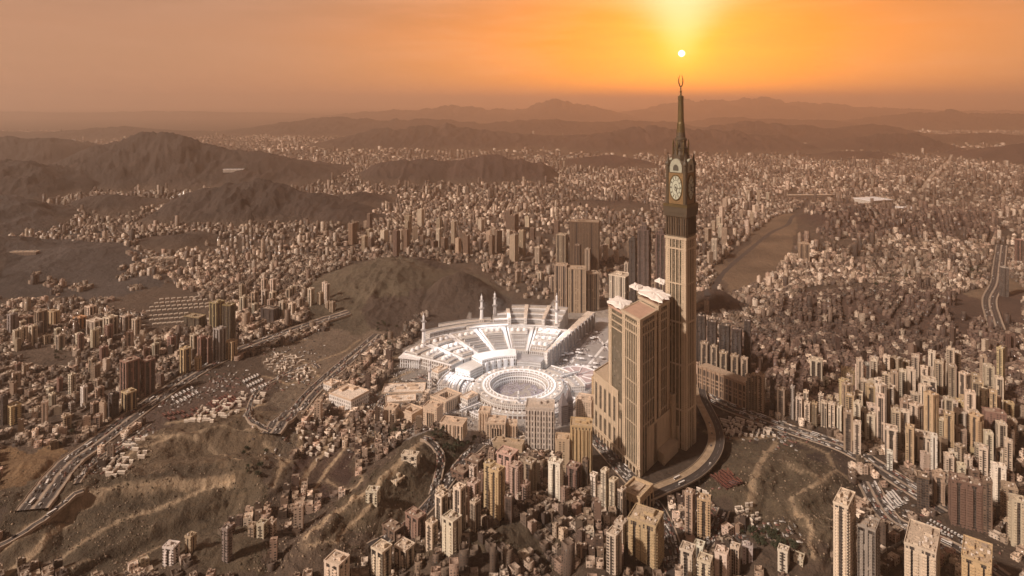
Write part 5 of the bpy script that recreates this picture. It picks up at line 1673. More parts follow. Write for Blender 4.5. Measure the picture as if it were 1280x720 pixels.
# ------------------------------------------------------------------ high buildings that can be told apart: (column, width, foot row, roof row, colour, facade, turn, depth share, words)
T = [
    (1064, 38, 752, 632, CREAM, 'check', -40, 2.3, 'tall cream tower with chequered balconies at the foot of the bare hill'),
    (1093, 33, 756, 662, GREY, 'vert', -40, 1.3, 'grey tower with dark glass strips next to the chequered cream tower'),
    (1170, 62, 760, 688, CREAM, 'vert', -38, 1.7, 'broad cream block with a cluttered roof in the near corner'),
    (1238, 54, 770, 704, GOLD, 'blank', -38, 1.6, 'golden block with a long pale roof near the lower corner'),
    (1158, 17, 641, 598, BROWN, 'glass', -30, 0.9, 'brown block with a dark glass face beside the highway'),
    (1178, 18, 636, 597, TAN, 'vert', -30, 1.0, 'tan tower between the dark glass block and the broad brown block'),
    (1193, 11, 633, 596, TAN, 'grid', -30, 1.0, 'slim tan tower behind the broad brown block'),
    (1216, 38, 668, 607, BROWN, 'grid', -28, 0.6, 'broad brown apartment block with a pale crowded roof'),
    (1238, 14, 672, 603, BROWN, 'pair', -28, 1.2, 'narrow dark brown tower joined to the broad brown block'),
    (1252, 16, 637, 584, WHITE, 'blank', -22, 0.6, 'blank pale slab tower with almost no windows'),
    (1268, 20, 662, 612, TAN, 'grid', -26, 1.1, 'tan tower with a stepped roof near the picture edge by the pale slab'),
    (1278, 20, 690, 628, SAND, 'blank', -26, 1.0, 'sand coloured tower at the very edge behind the golden block'),
    (1087, 9, 497, 456, GREY, 'glass', -25, 1.0, 'slender grey glass tower with a pale cap on the old quarter slope'),
    (1064, 19, 488, 464, GOLD, 'grid', -25, 0.7, 'golden gate shaped building with a dark central gap'),
    (1024, 18, 477, 452, CREAM, 'vert', -30, 0.9, 'pale twin ribbed tower standing alone on the old quarter slope'),
    (1034, 8, 488, 474, CREAM, 'grid', -30, 1.0, 'short cream tower in front of the pale ribbed tower'),
    (1166, 20, 522, 477, CREAM, 'vert', -28, 0.9, 'peach coloured high tower behind the dark slab in the dense cluster'),
    (1168, 8, 546, 488, DARK, 'vert', -28, 1.0, 'thin dark slab tower rising in front of the peach tower'),
    (1155, 15, 549, 522, BROWN, 'glass', -28, 0.9, 'squat tower with a dark glass front left of the striped pair'),
    (1181, 27, 557, 520, CREAM, 'vert', -18, 0.8, 'wide cream striped tower, larger of the striped pair'),
    (1203, 16, 563, 516, CREAM, 'vert', -18, 0.9, 'narrower cream striped tower right of the wide striped one'),
    (1212, 17, 536, 500, GOLD, 'pair', -28, 1.0, 'golden tower with white frames behind the striped pair'),
    (1247, 20, 511, 479, CREAM, 'vert', -28, 0.9, 'group of cream ribbed towers nearest the bare slope'),
    (1238, 7, 488, 470, PINK, 'blank', -28, 1.0, 'small pink tower above the cream ribbed towers'),
    (1249, 26, 567, 518, ROSE, 'grid', -22, 0.6, 'reddish brown portal building with a dark square opening'),
    (1268, 14, 558, 527, TAN, 'grid', -25, 1.0, 'tan tower right of the reddish brown portal building'),
    (1265, 10, 526, 506, GOLD, 'grid', -25, 1.0, 'golden tower behind the reddish brown portal building'),
    (1111, 17, 520, 484, CREAM, 'vert', -28, 1.0, 'cream tower with a ragged top at the back of the dense cluster'),
    (1063, 14, 568, 517, TAN, 'vert', -28, 1.1, 'tan tower with dark strips at the left end of the dense cluster'),
    (1074, 12, 573, 530, CREAM, 'grid', -28, 1.1, 'cream tower second from the left end of the dense cluster'),
    (1091, 15, 556, 520, CREAM, 'pair', -28, 1.0, 'rounded cream tower in the middle of the dense cluster'),
    (1118, 18, 580, 538, CREAM, 'vert', -28, 1.0, 'cream tower with pale ribs in the front row of the dense cluster'),
    (1141, 14, 578, 545, TAN, 'grid', -28, 1.0, 'tan tower in the front row right of the ribbed cream tower'),
    (1163, 26, 583, 548, CREAM, 'vert', -28, 0.8, 'wide cream tower in the front row below the striped pair'),
    (1170, 10, 596, 546, WHITE, 'blank', -28, 1.2, 'white narrow slab tower at the front of the dense cluster'),
    (1194, 11, 594, 566, CREAM, 'blank', -24, 0.9, 'left of the two plain cream towers by the highway bend'),
    (1206, 12, 594, 566, CREAM, 'blank', -24, 0.9, 'right of the two plain cream towers by the highway bend'),
    (1220, 9, 590, 564, GOLD, 'grid', -24, 1.0, 'golden tower right of the two plain cream towers'),
    (1255, 10, 584, 564, TAN, 'vert', -24, 1.0, 'short tan tower above the pale slab tower'),
    (1114, 8, 592, 566, WHITE, 'grid', -28, 1.0, 'short white tower in front of the ribbed cream tower'),
    # row along the boulevard
    (937, 8, 516, 471, TAN, 'vert', -35, 1.1, 'tan tower next to the framed podium on the boulevard'),
    (944, 8, 517, 469, TAN, 'vert', -35, 1.1, 'second tan tower from the framed podium on the boulevard'),
    (953, 11, 518, 470, TAN, 'grid', -35, 1.0, 'third and widest tan tower from the framed podium'),
    (966.5, 6, 518, 475, DARK, 'glass', -35, 1.0, 'thin black tower with a pale cap on the boulevard'),
    (979, 13, 523, 488, TAN, 'vert', -35, 1.0, 'tan ribbed tower just right of the thin black tower'),
    (992, 6, 527, 484, GREY, 'vert', -35, 1.0, 'thin grey tower in the boulevard row'),
    (1001, 10, 530, 499, CREAM, 'vert', -35, 1.0, 'cream tower right of the thin grey tower'),
    (1011, 9, 533, 505, SAND, 'grid', -35, 1.0, 'sand coloured tower left of the golden boulevard tower'),
    (1020, 8, 536, 505, GOLD, 'vert', -35, 1.0, 'golden tower in the boulevard row'),
    (1032, 9, 537, 504, CREAM, 'vert', -35, 1.0, 'cream tower right of the golden boulevard tower'),
    (1042, 10, 541, 506, CREAM, 'pair', -35, 1.0, 'last cream tower of the boulevard row before the dense cluster'),
    # dark hotel slabs left of them
    (878, 14, 455, 396, DARK, 'glass', -28, 0.9, 'dark glass hotel slab pressed against the clock complex'),
    (892, 14, 462, 403, DARK, 'glass', -28, 0.9, 'second dark glass hotel slab from the clock complex'),
    (908, 16, 468, 408, DARK, 'glass', -28, 0.9, 'third dark glass hotel slab from the clock complex'),
    (923, 15, 474, 413, DARK, 'glass', -28, 0.9, 'fourth dark glass hotel slab from the clock complex'),
    (936, 10, 470, 402, DARK, 'glass', -28, 1.1, 'tallest dark glass slab at the boulevard end of its row'),
    (882, 12, 470, 430, TAN, 'vert', -28, 0.8, 'tan finned tower in front of the first dark slab'),
    (894, 10, 476, 434, TAN, 'vert', -28, 0.8, 'tan finned tower in front of the second dark slab'),
    (906, 12, 482, 442, TAN, 'vert', -28, 0.8, 'tan finned tower in front of the third dark slab'),
    (920, 12, 487, 446, TAN, 'vert', -28, 0.8, 'tan finned tower in front of the fourth dark slab'),
    (932, 10, 492, 449, TAN, 'vert', -28, 0.8, 'tan finned tower in front of the tallest dark slab'),
    # behind the halls
    (732, 40, 338, 278, (0.16, 0.105, 0.07), 'vert', -12, 0.5, 'big dark brown slab tower far behind the great courtyard'),
    (703, 16, 334, 294, TAN, 'vert', -20, 1.0, 'tan tower left of the big dark brown slab'),
    (722, 10, 342, 307, BROWN, 'grid', -20, 1.0, 'small brown tower in front of the big dark brown slab'),
    (735, 8, 346, 312, TAN, 'blank', -20, 1.0, 'small tan tower with a rounded cap before the dark brown slab'),
    (702, 18, 390, 332, TAN, 'vert', -12, 0.8, 'tan hotel with vertical fins above the corner minaret'),
    (722, 24, 392, 336, TAN, 'pair', -6, 0.7, 'tan hotel with arched bays on a curved base'),
    (741, 16, 390, 342, TAN, 'vert', 8, 0.9, 'tan hotel wing with a pale crest right of the arched bays'),
    (778, 31, 402, 346, CREAM, 'vert', -36, 0.9, 'pale striped twin hotel beside the white roof canopies'),
    (792, 11, 405, 300, DARK, 'vert', -25, 1.1, 'dark narrow tower left of the crowned dark tower'),
    (807, 19, 410, 288, (0.125, 0.085, 0.075), 'vert', -25, 1.0, 'crowned dark tower with a stepped top behind the clock complex'),
    (828, 15, 412, 293, (0.125, 0.085, 0.075), 'vert', -25, 1.0, 'dark tower half hidden by the clock tower shaft'),
    # left
    (268, 17, 414, 379, OLIVE, 'vert', -25, 1.0, 'pale olive ribbed tower beside the tent field'),
    (284, 15, 446, 382, (0.23, 0.175, 0.085), 'glass', -20, 0.7, 'tall olive glass slab above the motorway'),
    (287, 13, 452, 428, GOLD, 'grid', -20, 0.9, 'low golden annexe at the foot of the olive glass slab'),
    (240, 26, 411, 397, OLIVE, 'glass', -18, 0.5, 'low framed office block in front of the tent field'),
    (241, 10, 446, 420, SAND, 'vert', -30, 1.0, 'sand coloured tower left of the red brown pair'),
    (250, 9, 458, 422, ROSE, 'vert', -30, 1.0, 'left tower of the red brown pair over the motorway'),
    (259, 9, 457, 423, ROSE, 'vert', -30, 1.0, 'right tower of the red brown pair over the motorway'),
    (272, 15, 454, 412, GREY, 'grid', -26, 0.9, 'blue grey tower beside the olive glass slab'),
    (229, 13, 469, 437, GOLD, 'vert', -30, 1.0, 'golden tan tower closest to the motorway bend'),
    (246, 8, 465, 448, GOLD, 'blank', -30, 1.0, 'small golden tower in front of the red brown pair'),
    (157, 22, 504, 453, ROSE, 'vert', -32, 1.1, 'rose tower with a crowded pink roof, left of the rose pair'),
    (181, 16, 497, 452, ROSE, 'vert', -32, 1.2, 'rose tower at the motorway side, right of the rose pair'),
    (139, 12, 525, 494, DARK, 'vert', -32, 1.0, 'dark tower below the rose pair'),
    (157, 18, 517, 492, GOLD, 'vert', -32, 0.9, 'golden block in front of the rose pair'),
    (103, 8, 511, 485, WHITE, 'blank', -30, 0.8, 'white slab tower among the low houses'),
    (122, 10, 505, 486, TAN, 'grid', -30, 1.0, 'tan tower right of the white slab tower'),
    (127, 8, 524, 507, TAN, 'grid', -30, 1.0, 'short tan tower near the dark tower'),
    (3, 8, 534, 496, DARK, 'vert', -30, 1.0, 'dark tower cut by the picture edge'),
    (13, 15, 534, 509, GOLD, 'grid', -30, 1.0, 'golden stepped block beside the dark edge tower'),
    (88, 7, 518, 505, GREY, 'grid', -30, 1.0, 'small grey tower near the white slab tower'),
    (47, 14, 420, 390, TAN, 'vert', -30, 1.0, 'tan tower left of the golden block on the dark slope'),
    (63, 15, 410, 390, GOLD, 'blank', -20, 0.6, 'broad golden block at the foot of the dark slope'),
    (27, 17, 416, 398, ROSE, 'vert', -25, 0.8, 'reddish brown block left of the tan tower'),
    (12, 11, 419, 394, GREY, 'grid', -25, 1.0, 'grey tower leftmost at the foot of the dark slope'),
    (96, 15, 413, 398, (0.50, 0.27, 0.14), 'grid', -25, 0.8, 'orange block right of the broad golden block'),
    (114, 20, 421, 402, CREAM, 'vert', -25, 0.7, 'cream striped block beside the orange block'),
    (134, 16, 422, 398, CREAM, 'vert', -25, 0.9, 'pale ribbed tower right of the cream striped block'),
    (155, 12, 420, 396, SAND, 'vert', -25, 1.0, 'sand coloured tower right of the pale ribbed tower'),
    (168, 10, 424, 400, SAND, 'grid', -25, 1.0, 'sand coloured tower nearest the tent field'),
    (110, 13, 397, 384, CREAM, 'grid', -25, 0.8, 'cream block uphill behind the striped block'),
    (335, 22, 404, 387, DARK, 'blank', -18, 0.6, 'dark cube shaped block at the end of the left towers'),
    (303, 9, 392, 372, SAND, 'vert', -25, 1.0, 'sand coloured tower right of the olive slab'),
    (317, 8, 388, 366, TAN, 'vert', -25, 1.0, 'tan tower behind the dark cube shaped block'),
    (330, 8, 384, 364, CREAM, 'vert', -25, 1.0, 'cream tower peeping over the dark cube shaped block'),
    (352, 9, 398, 378, SAND, 'vert', -25, 1.0, 'sand coloured tower right of the dark cube shaped block'),
    (364, 9, 398, 380, CREAM, 'grid', -25, 1.0, 'cream block at the hill foot right of the dark cube'),
    # near middle
    (564, 25, 696, 652, CREAM, 'blank', -38, 0.9, 'cream tower with two plain faces standing before the bare slope'),
    (551, 16, 664, 622, CREAM, 'vert', -38, 1.0, 'cream tower half hidden behind the plain faced cream tower'),
    (574, 16, 668, 612, CREAM, 'vert', -34, 1.0, 'cream striped tower left of the pink tower'),
    (592, 16, 658, 606, PINK, 'grid', -34, 1.0, 'pink tower left of the golden twin towers'),
    (612, 15, 648, 582, GOLD, 'grid', -34, 1.1, 'taller rear tower of the golden twin towers'),
    (621, 20, 656, 590, GOLD, 'pair', -34, 1.0, 'front tower of the golden twin towers'),
    (634, 28, 618, 570, PINK, 'vert', -30, 0.8, 'pink block with a pale crest behind the golden twin towers'),
    (645, 16, 628, 584, PINK, 'grid', -30, 0.9, 'low pink tower right of the golden twin towers'),
    (663, 17, 622, 580, TAN, 'vert', -30, 1.1, 'tan tower between the pink tower and the white tower'),
    (695, 19, 630, 580, WHITE, 'blank', -26, 0.7, 'white tower with a single high opening under its roof'),
    (718, 20, 618, 586, ROSE, 'vert', -30, 1.0, 'reddish brown tower right of the white tower'),
    (743, 10, 629, 595, WHITE, 'grid', -34, 1.1, 'slim white twin tower beside the avenue'),
    (757, 11, 640, 590, CREAM, 'grid', -40, 1.3, 'first cream slab of the row along the avenue'),
    (768, 12, 648, 602, CREAM, 'grid', -40, 1.3, 'second cream slab of the row along the avenue'),
    (778, 12, 655, 614, CREAM, 'vert', -40, 1.3, 'third cream slab of the row along the avenue'),
    (778, 18, 690, 656, SAND, 'grid', -38, 1.2, 'sand coloured tower below the cream slab row'),
    (769, 20, 730, 670, CREAM, 'check', -38, 1.2, 'cream tower with small balconies next to the golden corner block'),
    (811, 48, 712, 656, GOLD, 'vert', -30, 0.9, 'big golden corner block with ribs between two streets'),
    (864, 14, 676, 618, TAN, 'grid', -34, 1.1, 'tan tower left of the golden tower with a round roof opening'),
    (882, 19, 678, 626, GOLD, 'grid', -20, 0.8, 'golden tower with a round roof opening'),
    (575, 24, 606, 592, BROWN, 'grid', -30, 0.8, 'low dark block with a railed roof beside the valley road'),
    (593, 24, 604, 578, BROWN, 'vert', -30, 0.8, 'brown block behind the low dark railed block'),
    (597, 8, 664, 624, TAN, 'grid', -34, 1.0, 'narrow tan tower squeezed between pink and golden towers'),
    (518, 27, 680, 648, ROSE, 'vert', -38, 0.6, 'red brown hall with a pale double ridge roof'),
    (489, 28, 684, 664, BROWN, 'vert', -38, 0.6, 'brown hall with a pale frame roof'),
    (475, 26, 732, 690, CREAM, 'vert', -34, 0.9, 'cream striped block at the bottom edge left of the halls'),
    (504, 26, 716, 688, CREAM, 'vert', -34, 0.9, 'cream ribbed block in front of the two halls'),
    (539, 15, 690, 656, SAND, 'grid', -34, 1.0, 'sand coloured tower right of the red brown hall'),
    (465, 16, 634, 615, CREAM, 'grid', -8, 0.8, 'cream cube house on the ridge'),
    (512, 22, 584, 570, CREAM, 'grid', -12, 0.5, 'long low cream school like building on the ridge'),
    (494, 20, 612, 604, SAND, 'blank', -30, 1.2, 'flat pale roofed shed on the ridge road'),
    (936, 14, 712, 684, (0.44, 0.36, 0.36), 'blank', -20, 0.6, 'lilac grey blank slab near the walled cemetery trees'),
    (982, 16, 724, 690, CREAM, 'grid', -34, 1.0, 'cream stepped block at the edge of the bare hill'),
    (862, 22, 740, 690, CREAM, 'vert', -30, 1.0, 'left block of the cream cluster at the bottom edge'),
    (884, 22, 752, 704, CREAM, 'grid', -30, 1.0, 'frontmost block of the cream cluster at the bottom edge'),
    (905, 20, 738, 694, CREAM, 'pair', -30, 1.0, 'second block from the right in the cream cluster at the bottom edge'),
    (921, 14, 728, 686, CREAM, 'vert', -30, 1.0, 'rightmost block of the cream cluster at the bottom edge'),
    (876, 16, 704, 684, WHITE, 'blank', -30, 1.0, 'pale low block behind the cream cluster at the bottom edge'),
    (1002, 16, 716, 700, SAND, 'blank', -34, 1.2, 'pale roofed shed between the bare hill and the chequered tower'),
    (211, 17, 713, 685, WHITE, 'grid', -10, 0.8, 'white house with small dark windows on the lower left slope'),
    (236, 12, 699, 672, TAN, 'blank', -20, 1.0, 'lone tan tower on the lower left slope'),
    (282, 11, 712, 662, (0.26, 0.21, 0.20), 'pair', -20, 1.0, 'tall dark tower with a pale edge on the lower left slope'),
    (314, 9, 676, 658, TAN, 'grid', -10, 1.0, 'left of the three small blocks on the terrace'),
    (326, 11, 678, 656, SAND, 'grid', -10, 1.0, 'middle of the three small blocks on the terrace'),
    (338, 10, 674, 654, SAND, 'grid', -10, 1.0, 'right of the three small blocks on the terrace'),
    (418, 30, 748, 706, CREAM, 'pair', -25, 0.9, 'cream block with an arched white roofline at the bottom edge'),
    (1158, 5, 610, 596, WHITE, 'grid', -20, 1.0, 'tiny white tower behind the brown glass block'),
    (1258, 9, 372, 335, GREY, 'glass', -15, 1.1, 'lone blue grey tower beside the curved highway'),
    (1276, 8, 330, 300, ROSE, 'vert', -15, 1.0, 'reddish tower at the edge above the curved highway'),
    (1007, 14, 328, 305, TAN, 'vert', -15, 0.8, 'tan twin tower alone near the open valley'),
]
n0 = 0
for (px, wd, yb, yt, col, sty, rot, asp, words) in T:
    t = tower(px, wd, yb, yt, col, sty, words, rot, asp, arch=('gate shaped' in words or 'portal' in words), crown=('crowned' in words or 'half hidden by the clock' in words))

# crowded roofs of the two broad blocks in the near corner
for o in [o for o in C.objects if o.get('label', '').startswith(('broad cream block', 'golden block with a long', 'big golden corner', 'tall cream tower with chequered', 'grey tower with dark glass strips', 'broad brown apartment'))]:
    wl = [c for c in o.children if c.name.startswith('wall')][0]
    xs = [v.co.x for v in wl.data.vertices]; ys = [v.co.y for v in wl.data.vertices]; H = max(v.co.z for v in wl.data.vertices)
    r = random.Random(len(o['label'])); X0, X1, Y0, Y1 = min(xs), max(xs), min(ys), max(ys)
    for k in range(16):
        x = r.uniform(X0 + 2, X1 - 2); y = r.uniform(Y0 + 2, Y1 - 2); q = r.random()
        if q < .5:
            MB().box(x, y, r.uniform(1.5, 4), r.uniform(1.5, 3), H - .1, H + r.uniform(1, 2.6)).build('cooling_unit', (TANK, HUT, CONC)[k % 3], o)
        elif q < .75:
            MB().lathe([(1.0, H - .1), (1.2, H + .4), (1.2, H + 2), (.5, H + 2.4)], 8, x, y).build('water_tank', TANK, o)
        else:
            MB().box(x, y, r.uniform(3, 6), r.uniform(3, 5), H - .1, H + r.uniform(2.5, 4)).build('roof_room', HUT, o)

# black glass hall with a heavy tan roof frame at the corner of the avenue
x, y, z = hit(800, 650)
bl = empty('glass_hall', (x, y + 22, z - 2), R(-38), (0.48, 0.36, 0.23))
tag(bl, 'black glass hall under a heavy tan roof frame at the avenue corner', 'hall')
FOOT.append((x, y + 22, 30))
hh = hz(616, y + 8) - z
w_, d_ = 30, 40
pq = [(-w_ / 2, -d_ / 2), (w_ / 2, -d_ / 2), (w_ / 2, d_ / 2), (-w_ / 2, d_ / 2)]
MB().prism(inset(pq, 1.2), 0, hh * .74, True).build('glass_wall', wall('black_glass', 3.2, 40, (0.06, 0.94), (0, 1), glass=(0.012, 0.011, 0.012), col=(0.04, 0.033, 0.03), keep=1.0), bl)
for k in range(5):
    MB().box(w_ / 2 - .2, -d_ / 2 + d_ * k / 4, 1.5, 1.8, 0, hh * .74).build('pillar', ROOFC, bl)
    MB().box(-w_ / 2 + w_ * k / 4, -d_ / 2 + .2, 1.8, 1.5, 0, hh * .74).build('pillar', ROOFC, bl)
MB().prism(pq, hh * .742, hh * .97, True, True).build('roof_frame', W_BLANK, bl)
MB().rim(pq, hh * .97 + .01, hh * 1.07, 2.4).build('parapet', ROOFC, bl)
MB().box(0, 3, w_ * .4, d_ * .5, hh * .96, hh * 1.03).build('roof_deck', ROOF, bl)

# long framed podium below the dark slabs
x0, y0 = flat(872, 486); x1, y1 = flat(934, 512)
L = math.hypot(x1 - x0, y1 - y0)
pd = empty('framed_podium', ((x0 + x1) / 2, (y0 + y1) / 2, 0), math.atan2(y1 - y0, x1 - x0), (0.33, 0.23, 0.16))
tag(pd, 'long dark podium with pale square frames along the boulevard', 'podium')
MB().box(0, 14, L, 26, -1, 44).build('wall', wall('podium_wall', 7.0, 14.0, (0.10, 0.90), (0.10, 0.90), glass=(0.045, 0.034, 0.028), keep=1.0), pd)
for k in range(12):
    MB().box(-L / 2 + L * k / 11, 0.6, 1.8, 2.2, -1, 46).build('pier', ROOFC, pd)
for zz in (20, 43.5):
    MB().box(0, 0.9, L + 1.6, 1.2, zz, zz + 1.8, bottom=True).build('beam', ROOFC, pd)
FOOT.append((pd.location.x, pd.location.y + 14, 45)); FOOT.append((x0, y0, 25)); FOOT.append((x1, y1, 25))

# clusters whose single towers are set out by chance: polygon of foot points, how many, roof heights in metres
CL = [
    ([(1056, 540), (1075, 500), (1130, 488), (1200, 486), (1262, 500), (1276, 560), (1250, 585), (1180, 596), (1120, 590), (1070, 578)], 84, (45, 85), (13, 19), (CREAM, CREAM, TAN, SAND, GOLD), 'in the dense cluster beyond the boulevard', 3),
    ([(1180, 600), (1276, 570), (1278, 640), (1240, 640), (1190, 612)], 14, (25, 55), (11, 17), (CREAM, TAN, BROWN, SAND), 'between dense cluster and highway', 5),
    ([(985, 520), (1055, 520), (1056, 545), (1000, 532)], 10, (25, 42), (9, 13), (CREAM, TAN, SAND), 'in the boulevard row', 6),
    ([(0, 398), (60, 418), (170, 424), (220, 440), (180, 470), (100, 450), (0, 440)], 20, (22, 42), (12, 18), (CREAM, TAN, SAND, ROSE), 'below the dark left slope', 7),
    ([(285, 372), (400, 366), (420, 392), (380, 398), (300, 398)], 16, (25, 52), (12, 18), (CREAM, TAN, SAND), 'between olive slab and bare hill', 8),
    ([(10, 470), (90, 460), (150, 470), (130, 540), (40, 545), (0, 520)], 12, (20, 36), (10, 15), (CREAM, TAN, ROSE, SAND), 'left of the motorway', 9),
    ([(540, 650), (600, 620), (700, 600), (745, 605), (742, 630), (690, 640), (600, 672), (560, 690)], 14, (22, 46), (10, 15), (CREAM, TAN, PINK, BROWN, SAND), 'on the middle slope', 10),
    ([(400, 300), (470, 320), (560, 325), (640, 335), (700, 330), (700, 290), (600, 275), (480, 285)], 44, (40, 95), (20, 30), (TAN, SAND, BROWN, TAN), 'beyond the bare hill', 12),
    ([(880, 320), (900, 268), (960, 240), (990, 250), (940, 300), (890, 340)], 16, (40, 80), (18, 28), (TAN, SAND), 'along the far right valley', 13),
    ([(700, 300), (830, 300), (830, 345), (760, 345)], 10, (35, 70), (16, 24), (TAN, BROWN, SAND), 'behind the crowned dark tower', 14),
    ([(640, 350), (700, 345), (760, 350), (770, 385), (720, 388), (660, 372)], 10, (20, 48), (14, 20), (TAN, SAND), 'around the finned hotel', 15),
]
for poly, cnt, (ha, hb), (wa, wb), cols, where, sd in CL:
    r = random.Random(sd)
    xs = [p[0] for p in poly]; ys = [p[1] for p in poly]
    done = 0; tries = 0
    while done < cnt and tries < cnt * 60:
        tries += 1
        q = (r.uniform(min(xs), max(xs)), r.uniform(min(ys), max(ys)))
        if not inpoly(q[0], q[1], poly):
            continue
        x, y, z = hit(*q)
        W = r.uniform(wa, wb); y += W * 0.7
        if not off_roads(x, y, 12) or any((fx - x) ** 2 + (fy - y) ** 2 < (fr * 0.9 + W * .62) ** 2 for fx, fy, fr in FOOT):
            continue
        h = r.uniform(ha, hb) * r.choice((0.7, 0.9, 1, 1, 1.15))
        col = r.choice(cols); sty = r.choice(('vert', 'vert', 'grid', 'pair', 'blank', 'check' if y < 1300 else 'grid'))
        asp = r.uniform(0.8, 1.3)
        mid = (ha + hb) / 2
        size = 'tall' if h > mid * 1.12 else 'low' if h < mid * 0.8 else 'middling'
        skin = {'vert': 'striped', 'grid': 'windowed', 'pair': 'windowed', 'blank': 'plain', 'check': 'balconied'}[sty]
        tower(0, 0, 0, 0, col, sty, f'{size} {CNAME[col]} {skin} tower {where}', r.uniform(-40, -18) if r.random() < .8 else r.uniform(10, 40), asp, group='apartment towers ' + where, seed=sd * 1000 + done, world_pos=(x, y, z, W, h), simple=y > 2100)
        done += 1

# far landmarks: a white hall and its annexe in the valley, a long white compound on the mountain
for px, py, L, W, H, a, lb, nm in ((1091, 254, 150, 110, 26, 18, 'wide flat white roofed hall in the far valley', 'market_hall'), (1130, 262, 90, 40, 14, -20, 'row roofed white annexe right of the white valley hall', 'market_hall'), (292, 214, 130, 30, 16, 4, 'long white compound high on the dark left mountain', 'hilltop_compound'), (1010, 246, 260, 30, 14, 4, 'long low brown terminal beyond the valley floor', 'terminal'), (205, 326, 80, 24, 14, 0, 'long pale building among the dark left slopes', 'compound'), (30, 318, 90, 20, 12, 4, 'low pale compound on the far left slope', 'compound')):
    x, y, z = hit(px, py)
    t = empty(nm, (x, y, z - 3), R(a), (0.75, 0.68, 0.6) if 'white' in lb else (0.30, 0.22, 0.17)); tag(t, lb, 'building'); FOOT.append((x, y, L * .5))
    MB().box(0, 0, L, W, -4, H).build('wall', W_BAND, t)
    MB().box(0, 0, L * 1.03, W * 1.06, H + .01, H + 2.5, bottom=True).build('roof', MARBLE if 'white' in lb else ROOF, t)
    for k in range(5):
        MB().box(-L * .4 + L * .2 * k, 0, 2.5, W * .9, H + 2.4, H + 4.5).build('roof_ridge', MARBLE2, t)

# ------------------------------------------------------------------ low houses: the largest as things, the rest of the city as one mass
EMPTY = [
    [(515, 425), (530, 400), (590, 372), (720, 374), (775, 396), (800, 480), (800, 620), (740, 560), (580, 556), (545, 520), (530, 480)],
    [(0, 558), (80, 560), (62, 640), (0, 640)],
    [(0, 628), (120, 600), (330, 590), (330, 640), (290, 650), (270, 690), (190, 690), (150, 720), (0, 700)],
    [(150, 560), (230, 520), (340, 510), (380, 560), (335, 600), (150, 612)],
    [(180, 505), (240, 468), (330, 440), (420, 408), (470, 420), (400, 470), (340, 530), (260, 520), (180, 545)],
    [(380, 560), (440, 560), (445, 600), (400, 625), (370, 600)],
    [(395, 700), (420, 640), (520, 560), (590, 565), (590, 600), (470, 690)],
    [(880, 500), (1060, 560), (1065, 600), (1040, 690), (960, 690), (870, 610)],
    [(205, 378), (265, 372), (262, 400), (185, 420), (178, 402)],
    [(892, 334), (960, 276), (1005, 258), (1010, 290), (960, 350), (905, 372)],
    [(1195, 372), (1260, 345), (1280, 360), (1280, 405), (1190, 400)],
    [(1150, 650), (1190, 640), (1280, 705), (1280, 720), (1230, 720)],
    [(1095, 610), (1130, 605), (1150, 640), (1120, 648)],
    [(618, 704), (630, 684), (654, 682), (664, 700), (650, 716), (618, 716)],
    [(22, 440), (60, 432), (95, 440), (90, 455), (30, 456)],
    [(910, 672), (965, 668), (1000, 690), (960, 700), (915, 690)],
]
EMPTY += [
    [(0, 300), (60, 306), (130, 340), (200, 352), (262, 372), (180, 395), (150, 388), (60, 378), (0, 372)],
    [(0, 262), (60, 268), (110, 296), (60, 300), (0, 292)],
    [(385, 402), (380, 366), (420, 342), (490, 324), (600, 345), (645, 368), (600, 380), (520, 395), (500, 425), (430, 412)],
]
SLOPE_OK = [     # hills that carry houses
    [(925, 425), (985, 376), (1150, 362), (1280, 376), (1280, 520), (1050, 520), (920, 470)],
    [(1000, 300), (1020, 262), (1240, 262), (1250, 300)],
    [(440, 760), (520, 700), (560, 680), (640, 630), (700, 615), (780, 650), (800, 760)],
    [(0, 380), (150, 390), (150, 430), (0, 430)],
]
BROWNS = [(0.075, 0.045, 0.036), (0.095, 0.058, 0.046), (0.06, 0.038, 0.031), (0.13, 0.083, 0.065), (0.10, 0.062, 0.05), (0.085, 0.052, 0.042), (0.16, 0.105, 0.08), (0.24, 0.17, 0.13), (0.46, 0.37, 0.29)]  # old quarter houses: brown, with cloud shade put into the colour
MIXED = [(0.15, 0.105, 0.078), (0.20, 0.145, 0.105), (0.11, 0.076, 0.058), (0.26, 0.19, 0.14), (0.36, 0.275, 0.205), (0.60, 0.50, 0.41), (0.09, 0.062, 0.05), (0.34, 0.235, 0.18), (0.54, 0.42, 0.33)]
FARC = [(0.12, 0.082, 0.062), (0.17, 0.118, 0.09), (0.09, 0.062, 0.049), (0.23, 0.165, 0.122), (0.36, 0.28, 0.21), (0.58, 0.48, 0.39), (0.14, 0.095, 0.07), (0.44, 0.33, 0.26)]

fx_ = np.array([f[0] for f in FOOT]); fy_ = np.array([f[1] for f in FOOT]); fr_ = np.array([f[2] for f in FOOT])
RX = np.concatenate([r[0] for r in ROADPTS]); RY = np.concatenate([r[1] for r in ROADPTS]); RW = np.concatenate([np.full(len(r[0]), r[2]) for r in ROADPTS])


